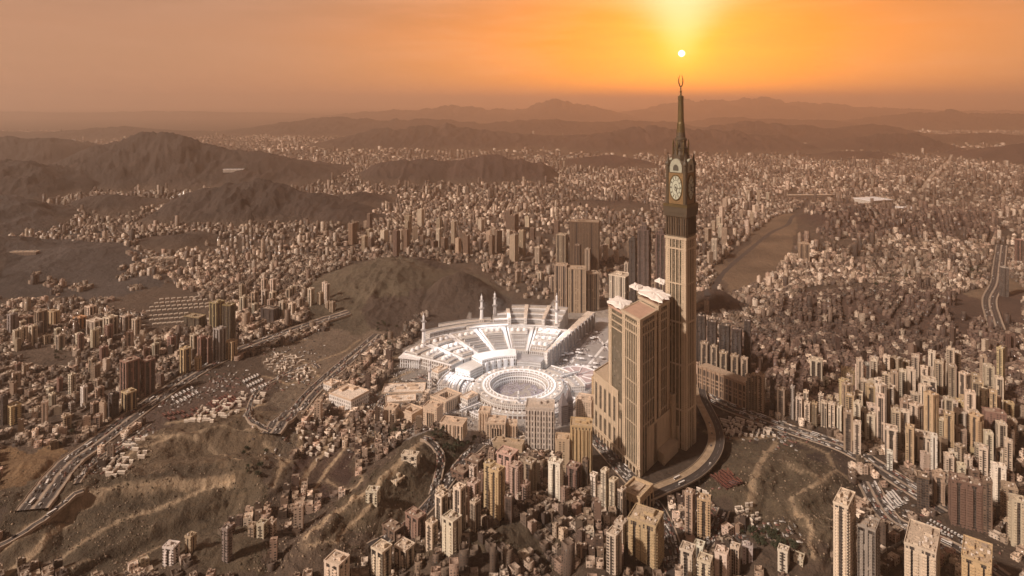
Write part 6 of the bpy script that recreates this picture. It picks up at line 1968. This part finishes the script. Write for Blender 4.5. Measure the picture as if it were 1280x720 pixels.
def scatter(y0, y1, cell, prob, sizes, hs, seed):
    """Jittered blocks between two distances; returns arrays of x, y, w, d, rot, h, old-quarter flag."""
    r = np.random.default_rng(seed)
    # quarters, each with a street grid of its own
    q = 230 if y1 < 2400 else 330 if y1 < 3700 else 480 if y1 < 6300 else 1100
    SX, SY, SA = [], [], []
    for k in range(int((y1 - y0 + 2 * q) / q) + 1):
        yy = y0 - q + (k + .5) * q
        m = int(2 * 0.95 * max(yy, 300) / q) + 3
        for i in range(m):
            SX.append((i - m / 2 + .5) * q + r.uniform(-.42, .42) * q); SY.append(yy + r.uniform(-.42, .42) * q); SA.append(r.uniform(-.8, .8))
    SX, SY, SA = np.array(SX), np.array(SY), np.array(SA)
    g = int(q * 1.0 / cell)
    ii, kk = np.meshgrid(np.arange(-g, g + 1), np.arange(-g, g + 1))
    lane = ((ii % 6 != 0) & (kk % 9 != 0))
    ii, kk = ii[lane].astype(float), kk[lane].astype(float)
    X = []; Y = []; RT = []
    for sx, sy, sa in zip(SX, SY, SA):
        u = (ii + r.uniform(-.13, .13, len(ii))) * cell; v = (kk + r.uniform(-.13, .13, len(ii))) * cell
        x = sx + u * math.cos(sa) - v * math.sin(sa); y = sy + u * math.sin(sa) + v * math.cos(sa)
        nb = (np.abs(SX - sx) < 2.6 * q) & (np.abs(SY - sy) < 2.6 * q)
        d = (x[:, None] - SX[nb][None]) ** 2 + (y[:, None] - SY[nb][None]) ** 2
        own = d.min(1) >= (x - sx) ** 2 + (y - sy) ** 2 - 1e-3
        own &= (y >= y0) & (y < y1) & (np.abs(x) < .93 * y)
        X.append(x[own]); Y.append(y[own]); RT.append(np.full(own.sum(), sa))
    X = np.concatenate(X); Y = np.concatenate(Y); RT = np.concatenate(RT)
    px = 640 + FPX * X / Y; py = HOR + FPX * CAM_H / Y
    Z = height(X, Y, False)
    slope_ok = np.zeros(len(X), bool)
    for p in SLOPE_OK:
        slope_ok |= inpoly(px, py, p)
    e = 12.0
    sl = np.hypot(height(X + e, Y, False) - Z, height(X, Y + e, False) - Z) / e
    dens = fbm(X / 420, Y / 420, 3, 55)
    creep = 7 + 24 * np.clip(fbm(X / 300, Y / 300, 3, 77) - 0.42, 0, 1) * 2
    keep = ((Z < creep) & (sl < 0.45)) | (slope_ok & (sl < 0.8))
    for k, p in enumerate(EMPTY):
        keep &= ~inpoly(px, py, p) | ((k in (len(EMPTY) - 3, len(EMPTY) - 2)) & (fbm(X / 120, Y / 120, 3, 88) > 0.56))
    sn = fbm(X / 210, Y / 210, 2, 222); keep &= (np.abs(sn - 0.5) > 0.016) | (Y < 1500)       # winding streets
    sn = fbm(X / 700, Y / 700, 2, 224); keep &= (np.abs(sn - 0.48) > 0.010) | (Y < 1500)
    keep &= r.uniform(0, 1, len(X)) < prob * np.where(Y < 1700, np.clip(0.55 + 2.4 * (dens - 0.33), 0.3, 1), np.clip(0.3 + 2.6 * (dens - 0.33), 0.30, 1)) + slope_ok * 0.45
    X, Y, Z, px, py, slope_ok, RT = X[keep], Y[keep], Z[keep], px[keep], py[keep], slope_ok[keep], RT[keep]
    ok = np.ones(len(X), bool)
    for a in range(0, len(X), 2000):
        s = slice(a, a + 2000)
        ok[s] &= (((X[s, None] - fx_[None]) ** 2 + (Y[s, None] - fy_[None]) ** 2) > (fr_[None] + sizes[0] * .55) ** 2).all(1)
        ok[s] &= (((X[s, None] - RX[None]) ** 2 + (Y[s, None] - RY[None]) ** 2) > (RW[None] + sizes[0] * .5 + 2) ** 2).all(1)
    X, Y, Z, px, py, slope_ok, RT = X[ok], Y[ok], Z[ok], px[ok], py[ok], slope_ok[ok], RT[ok]
    n = len(X)
    w = r.uniform(*sizes, n); d = w * r.uniform(0.8, 1.2, n)
    rot = RT + r.normal(0, .03, n)
    h = r.uniform(*hs, n) * np.where(r.uniform(0, 1, n) < 0.07, r.uniform(1.6, 3.4, n), 1)
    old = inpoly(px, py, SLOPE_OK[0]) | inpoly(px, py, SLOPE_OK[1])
    return X, Y, Z, w, d, rot, h, old, px, py


PARTS_ = [
    (705, 1500, 10.8, 1.0, (7.2, 11.2), (4, 12), 1),
    (1500, 2300, 11.8, 1.0, (8.2, 12.4), (5, 13), 2),
    (2300, 3600, 14.5, 0.95, (10, 15.5), (6, 17), 3),
    (3600, 6200, 18, 0.8, (11.5, 19), (7, 20), 4),
    (6200, 12500, 42, 0.5, (17, 36), (8, 22), 5),
]
near_rows, far_rows = [], []
cand = []
for args in PARTS_:
    X, Y, Z, w, d, rot, h, old, px, py = scatter(*args)
    r = np.random.default_rng(args[-1] + 40)
    tone_ = np.clip(0.35 + 1.25 * fbm(X / 330, Y / 330, 4, 123), 0.55, 1.4)
    for i in range(len(X)):
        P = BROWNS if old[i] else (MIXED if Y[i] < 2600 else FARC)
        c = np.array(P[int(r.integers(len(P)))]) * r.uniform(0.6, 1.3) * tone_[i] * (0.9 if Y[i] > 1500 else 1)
        size_px = w[i] * FPX / Y[i] * (h[i] * FPX / Y[i] + 3)
        vis = 4 < px[i] < 1276 and 140 < py[i] < 719
        if Y[i] < 1500 and vis:
            cand.append((size_px, X[i], Y[i], w[i], d[i], rot[i], h[i], c, px[i], py[i]))
            continue
        row = (X[i], Y[i], w[i], d[i], rot[i], Z[i] - 3.5, Z[i] + h[i], *c)
        (near_rows if Y[i] < 2300 else far_rows).append(row)
        if Y[i] < 2300 and r.uniform() < 0.55:      # stair hut
            hx = X[i] + r.uniform(-.2, .2) * w[i]; hy = Y[i] + r.uniform(-.2, .2) * d[i]
            near_rows.append((hx, hy, w[i] * .34, d[i] * .34, rot[i], Z[i] + h[i] - .1, Z[i] + h[i] + r.uniform(2.2, 3.4), *(c * 1.15)))
        elif Y[i] < 6200 and r.uniform() < 0.35:
            far_rows.append((X[i], Y[i], w[i] * .4, d[i] * .4, rot[i], Z[i] + h[i] - .1, Z[i] + h[i] + r.uniform(2.5, 6), *(c * 1.1)))
cand.sort(key=lambda t: -t[0])


def zone_of(px, py):
    for poly, words in (
        ([(540, 740), (545, 680), (640, 620), (760, 640), (780, 740)], 'on the crowded middle slope'),
        ([(0, 740), (0, 660), (330, 640), (400, 740)], 'on the lower left slope'),
        ([(400, 740), (400, 660), (540, 680), (540, 740)], 'at the foot of the ridge'),
        ([(780, 740), (780, 600), (900, 600), (1040, 740)], 'near the golden corner block'),
        ([(1040, 740), (1040, 590), (1290, 590), (1290, 740)], 'beside the lower right highway'),
        ([(880, 600), (880, 440), (1290, 440), (1290, 590)], 'around the dense tower cluster'),
        ([(0, 660), (0, 420), (300, 420), (100, 620)], 'left of the motorway'),
    ):
        if inpoly(px, py, poly):
            return words
    return 'in the lanes near the great courtyard'


hr = random.Random(99)
for k, (s, x, y, w, d, rot, h, c, px, py) in enumerate(cand):
    if k < 295:
        lum = sum(c) / 3
        tone = 'pale' if lum > 0.40 else 'sandy' if lum > 0.29 else 'tan' if lum > 0.20 else 'dark brown'
        size = 'high' if h > 14 else 'two storey' if h < 8 else 'mid sized'
        house(x, y, w, d, h, rot, tuple(c), f'{size} {tone} house {zone_of(px, py)}', 'flat roofed houses ' + zone_of(px, py), r=hr)
    else:
        z = h1(x, y)
        near_rows.append((x, y, w, d, rot, z - 3.5, z + h, *c))
        if hr.random() < .6:
            near_rows.append((x + hr.uniform(-.2, .2) * w, y + hr.uniform(-.2, .2) * d, w * .34, d * .34, rot, z + h - .1, z + h + hr.uniform(2.2, 3.2), *(c * 1.15)))
T_GRID = wall('mass_facade', 3.6, 3.2, (0.28, 0.74), (0.28, 0.76), tint=True, keep=0.8)
T_FAR = wall('mass_facade_far', 7.0, 3.6, (0.2, 0.8), (0.28, 0.80), tint=True, keep=0.75)
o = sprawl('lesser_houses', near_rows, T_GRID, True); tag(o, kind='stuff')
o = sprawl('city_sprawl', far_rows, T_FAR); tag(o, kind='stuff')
print('houses', len(near_rows), len(far_rows), len(cand))

# ------------------------------------------------------------------ vehicles, huts, tents, trees
CARC = [((0.72, 0.69, 0.66), 'white'), ((0.40, 0.38, 0.36), 'silver'), ((0.05, 0.045, 0.045), 'black'), ((0.30, 0.10, 0.07), 'red'), ((0.14, 0.13, 0.14), 'dark grey')]
CARM = pbr('vehicle_paint', (1, 1, 1), 0.35, 0.06, 0.5, obj_color=True)
CGLASS = pbr('vehicle_glass', (0.02, 0.02, 0.022), 0.12, 0.1)


def car_mesh(L, W, H, hood, tail, sill):
    mb = MB()
    p = [(-L / 2, sill * .6), (L / 2, sill * .6), (L / 2, sill), (L / 2 - hood, sill * 1.12), (-L / 2 + tail, sill * 1.12), (-L / 2, sill)]
    n = len(p)
    mb.add([(a, -W / 2, b) for a, b in p] + [(a, W / 2, b) for a, b in p], [tuple(range(n)), tuple(range(2 * n - 1, n - 1, -1))] + [((i + 1) % n, i, n + i, n + (i + 1) % n) for i in range(n)])
    mb.mi = 1
    q = [(-L / 2 + tail * .8, sill * 1.12), (L / 2 - hood, sill * 1.12), (L / 2 - hood * 1.5, H - .12), (-L / 2 + tail * 1.2, H - .12)]
    mb.add([(a, -W * .45, b) for a, b in q] + [(a, W * .45, b) for a, b in q], [(0, 1, 2, 3), (7, 6, 5, 4), (1, 0, 4, 5), (2, 1, 5, 6), (3, 2, 6, 7), (0, 3, 7, 4)])
    mb.mi = 0
    r = [(q[3][0] - .05, H - .12), (q[2][0] + .05, H - .12), (q[2][0] - .05, H), (q[3][0] + .05, H)]
    mb.add([(a, -W * .46, b) for a, b in r] + [(a, W * .46, b) for a, b in r], [(0, 1, 2, 3), (7, 6, 5, 4), (1, 0, 4, 5), (2, 1, 5, 6), (3, 2, 6, 7), (0, 3, 7, 4)])
    mb.mi = 1
    for sx in (-.31, .31):
        for sy in (-1, 1):
            k = 8; vs = [(L * sx + .36 * math.cos(2 * math.pi * i / k), sy * W * .5 + o, .36 + .36 * math.sin(2 * math.pi * i / k)) for o in (-.12, .06) for i in range(k)]
            mb.add(vs, [tuple(range(k))[::-1], tuple(range(k, 2 * k))] + [(i, (i + 1) % k, k + (i + 1) % k, k + i) for i in range(k)])
    return mb


CARS = [car_mesh(4.9, 2.0, 1.55, 1.3, 0.9, 0.75), car_mesh(5.2, 2.1, 1.95, 1.1, 0.3, 0.95)]
BUS = car_mesh(12.0, 2.7, 3.3, 0.15, 0.1, 1.5)
protos = {}


def vehicle(kind, x, y, z, a, label, cat, group, colour):
    key = (kind, colour)
    if key not in protos:
        mb = BUS if kind == 'bus' else CARS[0 if kind == 'car' else 1]
        o = mb.build(kind, [CARM, CGLASS]); protos[key] = o
        o.color = (*[c for c, nme in CARC if nme == colour][0], 1)
    else:
        o = protos[key].copy(); C.objects.link(o)
    o.location = (x, y, z); o.rotation_euler = (0, 0, a)
    tag(o, label, cat, group)
    return o


vr = random.Random(5)
LANES = [('motorway', 62, (-.62, -.3, .3, .62), 'on the curving motorway'), ('expressway', 34, (-.62, -.3, .3, .62), 'on the short expressway'), ('boulevard', 44, (-.62, -.3, .3, .62), 'on the boulevard below the tower row'),
         ('city_highway', 40, (-.62, -.3, .3, .62), 'on the highway bend'), ('avenue', 40, (-.5, -.18, .18, .5), 'on the avenue below the big complex'), ('side_street', 12, (-.3, .3), 'in the side street by the golden block'),
         ('valley_road', 22, (-.45, .45), 'on the valley road'), ('viaduct', 12, (-.5, .5), 'on the raised curved road'), ('hill_road', 10, (-.3, .3), 'on the pale hill road'), ('loop_road', 6, (-.3, .3), 'on the loop road'), ('plaza_road', 10, (-.3, .3), 'on the plaza road')]
for nm, cnt, lanes, words in LANES:
    X, Y, Z, nx, ny, hw = ROADS[nm]
    used = set()
    for k in range(cnt):
        i = vr.randrange(1, len(X) - 2); l = vr.randrange(len(lanes))
        if (i, l) in used:
            continue
        used.add((i, l))
        px = 640 + FPX * X[i] / Y[i]; py = HOR + FPX * (CAM_H - Z[i]) / Y[i]
        if not (0 < px < 1280 and py < 722):
            continue
        t = vr.uniform(-.4, .4)
        x = X[i] + (X[i + 1] - X[i]) * t + nx[i] * hw * lanes[l]; y = Y[i] + (Y[i + 1] - Y[i]) * t + ny[i] * hw * lanes[l]
        a = math.atan2(Y[i + 1] - Y[i], X[i + 1] - X[i]) + (math.pi if lanes[l] < 0 else 0)
        kind = vr.choices(('car', 'van', 'bus'), (6, 3, 2))[0]
        colour = 'white' if kind == 'bus' else vr.choices([n for c, n in CARC], (6, 2, 2, 1, 1))[0]
        o = vehicle(kind, x, y, Z[i] + (.02 if nm != 'viaduct' else .03), a, f'{colour} {kind} {words}', kind, 'vehicles ' + words, colour)
        LABELS.append((o, o['label'], px))

# rows of coaches parked on dark lots, red ones and white ones: (first, last, rows apart, number, columns)
REDC = ((0.36, 0.10, 0.075), 'red'); CARC.append(((0.15, 0.055, 0.043), 'rust red'))


def lot(p, q, s, rows, cols, colour, words, kind='bus', prob=.9, turn=0):
    r = random.Random(int(p[0] * 3 + p[1]))
    for i in range(rows):
        for j in range(cols):
            if r.random() > prob:
                continue
            u = j / max(1, cols - 1); v = i / max(1, rows - 1)
            px = p[0] + (q[0] - p[0]) * u + s[0] * v; py = p[1] + (q[1] - p[1]) * u + s[1] * v
            x, y, z = hit(px, py)
            x1, y1, _ = hit(px + s[0] * .02 + .01, py + s[1] * .02 - .01)
            o = vehicle(kind, x, y, z + .05, math.atan2(y1 - y, x1 - x) + turn, f'{colour} {kind} parked {words}', kind, f'{colour} {kind} rows parked {words}', colour)
            LABELS.append((o, o['label'], px))


lot((262, 506), (288, 494), (9, 9), 4, 9, 'rust red', 'in the red coach yard')
lot((205, 520), (252, 512), (6, 5), 2, 9, 'rust red', 'in the long red line below the yard')
lot((305, 478), (322, 470), (10, 12), 3, 6, 'white', 'in the white coach yard')
lot((892, 598), (910, 590), (14, 12), 4, 6, 'rust red', 'on the walled site beside the viaduct')
lot((216, 498), (240, 486), (6, 6), 2, 6, 'white', 'beside the motorway yard')
lot((1104, 628), (1118, 618), (8, 10), 3, 6, 'white', 'in the loop of the highway')
lot((1160, 655), (1225, 690), (4, -4), 2, 16, 'white', 'in the line beside the highway', kind='van')

# pale site huts on the open lots
HUTM = pbr('hut_panel', (0.56, 0.48, 0.40), 0.8, 0.45, 0.08)


def site_hut(px, py, L, W, H, a, label, group, colm=HUTM):
    x, y, z = hit(px, py)
    root = empty('site_hut', (x, y, z - .6), a)
    tag(root, label, 'hut', group)
    LABELS.append((root, label, px))
    MB().box(0, 0, L, W, 0, H + .6).build('wall', colm, root)
    MB().add([(-L / 2 - .4, -W / 2 - .4, H + .61), (L / 2 + .4, -W / 2 - .4, H + .61), (L / 2 + .4, W / 2 + .4, H + .61), (-L / 2 - .4, W / 2 + .4, H + .61), (-L / 2 - .4, 0, H + 1.7), (L / 2 + .4, 0, H + 1.7)],
             [(0, 1, 5, 4), (2, 3, 4, 5), (0, 4, 3), (1, 2, 5), (3, 2, 1, 0)]).build('roof', pbr('hut_roof', (0.60, 0.52, 0.44), 0.7, 0.6, 0.12), root)


FIELDS = [
    ([(330, 455), (345, 440), (385, 452), (398, 470), (380, 478), (345, 470)], 30, 'between motorway and expressway', 14),
    ([(250, 510), (330, 484), (335, 500), (262, 530), (230, 528)], 26, 'above the brown mound', 15),
    ([(120, 575), (165, 545), (190, 548), (180, 575), (140, 600)], 16, 'on the dusty motorway lot', 14),
    ([(370, 535), (400, 510), (430, 520), (425, 560), (395, 580), (372, 560)], 26, 'in the left works yard', 12),
    ([(440, 510), (490, 500), (492, 540), (450, 545)], 16, 'below the palaces', 11),
    ([(890, 520), (960, 530), (970, 548), (905, 546)], 22, 'beside the boulevard', 12),
    ([(905, 640), (940, 628), (952, 655), (916, 668)], 12, 'around the square dark pit', 9),
    ([(500, 500), (560, 480), (560, 500), (520, 545)], 8, 'among the pale palaces', 10),
    ([(595, 540), (640, 530), (700, 570), (640, 580), (600, 570)], 18, 'behind the low wall like hall', 11),
    ([(845, 625), (872, 612), (892, 622), (860, 660), (848, 650)], 20, 'under the raised curved road', 8),
]
for poly, cnt, words, L in FIELDS:
    r = random.Random(int(poly[0][0]))
    xs = [p[0] for p in poly]; ys = [p[1] for p in poly]; k = t = 0
    base_a = r.uniform(-.6, .6)
    cnt = int(cnt * 2.0)
    while k < cnt and t < 2500:
        t += 1
        q = (r.uniform(min(xs), max(xs)), r.uniform(min(ys), max(ys)))
        if not inpoly(q[0], q[1], poly):
            continue
        x, y, z = hit(*q)
        if not off_roads(x, y, 7) or any((a - x) ** 2 + (b - y) ** 2 < (c * .8 + 4) ** 2 for a, b, c in FOOT):
            continue
        FOOT.append((x, y, L * .25))
        long_ = r.random() < .5
        L_ = L * .58
        site_hut(q[0], q[1], L_ * (1.3 if long_ else .7), L_ * .34, r.uniform(2.8, 5), base_a + r.choice((0, 0, 1.57)) + r.uniform(-.15, .15), f'{"long" if long_ else "short"} pale ridged hut {words}', 'pale huts ' + words)
        k += 1

# tent field: long pale tents in slanting rows
tr = random.Random(2)
for j, (x0, x1, y0, y1, n) in enumerate(((198, 258, 375, 371, 8), (192, 260, 380, 375, 10), (186, 262, 385, 380, 11), (182, 262, 390, 384, 12), (184, 236, 396, 392, 8), (186, 236, 401, 397, 8), (190, 232, 406, 403, 7), (294, 322, 397, 393, 5), (294, 328, 402, 398, 6), (296, 330, 407, 403, 6))):
    for i in range(n):
        u = (i + .5) / n
        px, py = x0 + (x1 - x0) * u, y0 + (y1 - y0) * u
        x, y, z = hit(px, py)
        root = empty('long_tent', (x, y, z), R(38))
        lb = 'long pale ridge tent in the tent field beside the olive towers'
        tag(root, lb, 'tent', 'pale tents in rows in the tent field'); LABELS.append((root, lb, px))
        L = 9; W = 6
        MB().add([(-L / 2, -W / 2, -2), (L / 2, -W / 2, -2), (L / 2, W / 2, -2), (-L / 2, W / 2, -2), (-L / 2, -W / 2, 3), (L / 2, -W / 2, 3), (L / 2, W / 2, 3), (-L / 2, W / 2, 3), (-L / 2, 0, 4.6), (L / 2, 0, 4.6)],
                 [(0, 1, 5, 4), (2, 3, 7, 6), (1, 2, 6, 9, 5), (3, 0, 4, 8, 7), (4, 5, 9, 8), (6, 7, 8, 9)]).build('tent_cloth', HUTM, root)

# trees: dark round crowns along the streets and the cemetery
LEAF = pbr('leaves', (0.045, 0.050, 0.026), 0.9, 0.5, 0.8)
BARK = pbr('bark', (0.10, 0.07, 0.05), 0.9, 0.3, 0.8)


def tree_proto(seed, H):
    r = random.Random(seed)
    root = empty('street_tree', (0, 0, -500))
    MB().lathe([(.35, -.6), (.24, H * .3), (.14, H * .62)], 7).build('trunk', BARK, root)
    mb = MB()
    for k in range(190):
        a = r.uniform(0, 6.28); el = math.asin(r.uniform(-.5, 1)); rad = H * .36 * r.uniform(.45, 1.05) * (0.8 + .3 * math.sin(3 * a + seed))
        c = Vector((rad * math.cos(a) * math.cos(el), rad * math.sin(a) * math.cos(el), H * .62 + rad * .9 * math.sin(el)))
        s = H * r.uniform(.06, .12)
        u = Vector((r.uniform(-1, 1), r.uniform(-1, 1), r.uniform(-.6, .6))).normalized() * s; v = Vector((r.uniform(-1, 1), r.uniform(-1, 1), r.uniform(-1, 1))).normalized() * s
        mb.add([c - u, c + v, c + u, c - v], [(0, 1, 2, 3)])
    mb.build('crown', LEAF, root)
    return root


TP = [tree_proto(s, h) for s, h in ((1, 8), (2, 10), (3, 7))]
first = [True] * 3
WOODS = [
    ([(925, 668), (965, 664), (1002, 690), (985, 698), (930, 682)], 34, 'in the grove below the bare hill'),
    ([(470, 400), (500, 412), (506, 432), (488, 436), (472, 420)], 22, 'in the dark grove beside the lone minaret'),
    ([(540, 560), (600, 548), (575, 590), (550, 610)], 16, 'along the valley road'),
    ([(60, 545), (100, 530), (90, 560), (64, 562)], 12, 'by the brown lot left of the motorway'),
    ([(64, 440), (84, 436), (82, 450), (66, 452)], 10, 'on the small bare hillock at far left'),
    ([(480, 536), (560, 536), (552, 548), (486, 548)], 16, 'in front of the palace row'),
    ([(300, 555), (335, 560), (330, 600), (306, 600)], 10, 'by the pale hill road end'),
    ([(1085, 372), (1148, 352), (1150, 345), (1100, 340)], 14, 'in the park beyond the old quarter'),
    ([(1212, 330), (1232, 335), (1228, 350), (1214, 350)], 10, 'beside the curved highway'),
]
for poly, cnt, words in WOODS:
    r = random.Random(int(poly[0][1]))
    xs = [p[0] for p in poly]; ys = [p[1] for p in poly]; k = t = 0
    while k < cnt and t < 600:
        t += 1
        q = (r.uniform(min(xs), max(xs)), r.uniform(min(ys), max(ys)))
        if not inpoly(q[0], q[1], poly):
            continue
        x, y, z = hit(*q)
        if not off_roads(x, y, 1.5) or any((a - x) ** 2 + (b - y) ** 2 < (c * .7) ** 2 for a, b, c in FOOT):
            continue
        i = r.randrange(3)
        if first[i]:
            o = TP[i]; first[i] = False
        else:
            o = TP[i].copy(); C.objects.link(o)
            for ch in TP[i].children:
                c = ch.copy(); C.objects.link(c); c.parent = o
        o.location = (x, y, z); o.rotation_euler = (0, 0, r.uniform(0, 6)); s = r.uniform(.8, 1.35) * (1.5 if y > 1800 else 1); o.scale = (s, s, s)
        lb = 'dark leafy tree ' + words
        tag(o, lb, 'tree', 'trees ' + words); LABELS.append((o, lb, q[0]))
        k += 1


# rubble, spoil heaps and dry scrub on the open ground: nobody could count them
qr = np.random.default_rng(17)
rub, scr = [], []
for _ in range(15000):
    px, py = qr.uniform(0, 1280), 420 + 300 * math.sqrt(qr.uniform(0, 1))
    x, y = flat(px, py)
    rub.append((x, y))
P_ = np.array(rub); rz = height(P_[:, 0], P_[:, 1], False)
dn = fbm(P_[:, 0] / 70, P_[:, 1] / 70, 4, 401); dn2 = fbm(P_[:, 0] / 50, P_[:, 1] / 50, 4, 403)
ff = np.array([(a, b, c) for a, b, c in FOOT])
rows = []; scrub = []
for (x, y), z, d, d2, u in zip(P_, rz, dn, dn2, qr.uniform(0, 1, len(P_))):
    if (((RX - x) ** 2 + (RY - y) ** 2) < (RW + 1) ** 2).any() or (((ff[:, 0] - x) ** 2 + (ff[:, 1] - y) ** 2) < (ff[:, 2] * .8) ** 2).any():
        continue
    if d > 0.56 and u < .45:
        s = qr.uniform(0.6, 1.9); c = np.array((0.20, 0.15, 0.105)) * qr.uniform(.5, 1.6)
        rows.append((x, y, s, s * qr.uniform(.5, 1.6), qr.uniform(0, 3), z - 1, z + qr.uniform(.3, 1.3), *c))
    elif d2 > 0.57:
        scrub.append((x, y, z, qr.uniform(.8, 2.0)))
o = sprawl('rubble', rows, TINTP); tag(o, kind='stuff')
mb = MB()
for x, y, z, s in scrub:
    k = 5; a0 = qr.uniform(0, 6)
    vs = [(x + s * math.cos(a0 + 6.283 * i / k) * qr.uniform(.7, 1.2), y + s * math.sin(a0 + 6.283 * i / k) * qr.uniform(.7, 1.2), z - .3) for i in range(k)] + [(x + qr.uniform(-.3, .3) * s, y + qr.uniform(-.3, .3) * s, z + s * qr.uniform(.6, 1.1))]
    mb.add(vs, [(i, (i + 1) % k, k) for i in range(k)])
o = mb.build('scrub', pbr('dry_scrub', (0.062, 0.050, 0.030), 0.95, 0.5, 0.3)); tag(o, kind='stuff')


# the many lesser vehicles on lots and road edges
vrw = []
def park(x, y, z, a):
    c = random.choice(((0.6, 0.57, 0.54), (0.36, 0.34, 0.32), (0.20, 0.19, 0.18), (0.05, 0.045, 0.045), (0.22, 0.10, 0.08)))
    L = random.choice((4.6, 4.8, 5.2, 7.5))
    vrw.append((x, y, L, 2.0, a, z, z + 1.0, *c)); vrw.append((x, y, L * .55, 1.8, a, z + .95, z + 1.6, *(v * .5 for v in c)))
random.seed(31)
for nm, n_, lo, hi in (('motorway', 420, -.72, .72), ('expressway', 260, -.72, .72), ('boulevard', 420, -.95, .95), ('city_highway', 180, -.75, .75), ('avenue', 380, -.92, .92), ('side_street', 120, -.8, .8), ('valley_road', 160, -.8, .8), ('camp_road', 120, -1.6, 1.6), ('plaza_road', 120, -1.3, 1.3), ('loop_road', 60, -.9, .9), ('service_road', 70, -1.2, 1.2), ('curved_road', 90, -.75, .75)):
    X, Y, Z, nx, ny, hw = ROADS[nm]
    for _ in range(int(n_ * .7)):
        i = random.randrange(1, len(X) - 2); o_ = random.uniform(lo, hi)
        if abs(o_) < .12 and nm in ('motorway', 'expressway', 'boulevard', 'city_highway'):
            continue
        t = random.random()
        x = X[i] + (X[i + 1] - X[i]) * t + nx[i] * hw * o_; y = Y[i] + (Y[i + 1] - Y[i]) * t + ny[i] * hw * o_
        z = Z[i] + .03 if abs(o_) <= 1 else h1(x, y)
        park(x, y, z, math.atan2(Y[i + 1] - Y[i], X[i + 1] - X[i]))
LOTS = [((205, 505), (300, 470), 260), ((335, 448), (395, 440), 130), ((345, 478), (395, 470), 90), ((1085, 640), (1140, 612), 160), ((1150, 662), (1240, 708), 260), ((890, 528), (1000, 548), 200), ((850, 650), (890, 640), 160),
        ((400, 520), (470, 500), 200), ((440, 560), (500, 520), 140), ((340, 560), (420, 510), 160), ((100, 600), (190, 545), 160), ((925, 668), (985, 690), 140), ((600, 580), (690, 540), 160)]
for (xa, ya), (xb, yb), n_ in LOTS:
    a = random.uniform(0, 3)
    for _ in range(int(n_ * .75)):
        u = random.random(); px = xa + (xb - xa) * u + random.gauss(0, 10); py = ya + (yb - ya) * u + random.gauss(0, 9)
        x, y = flat(px, py)
        if not off_roads(x, y, 1) or any((p - x) ** 2 + (q - y) ** 2 < (c * .7) ** 2 for p, q, c in FOOT):
            continue
        park(x, y, h1(x, y), a + random.choice((0, 1.57)))
o = sprawl('parked_vehicles', vrw, TINTP); tag(o, kind='stuff')

# ------------------------------------------------------------------ labels that several would share get their order from the left
ORD = ['leftmost', 'second', 'third', 'fourth', 'fifth', 'sixth', 'seventh', 'eighth', 'ninth', 'tenth', 'eleventh', 'twelfth', 'thirteenth', 'fourteenth', 'fifteenth', 'sixteenth']
by = {}
for o, lb, px in LABELS:
    by.setdefault(lb, []).append((px, o))
for lb, lst in by.items():
    if len(lst) == 1:
        continue
    lst.sort(key=lambda t: t[0])
    for k, (px, o) in enumerate(lst):
        if k < len(ORD):
            o['label'] = lb + (', leftmost' if k == 0 else f', {ORD[k]} from left')
        else:
            o['label'] = lb + f', number {k + 1} from left'
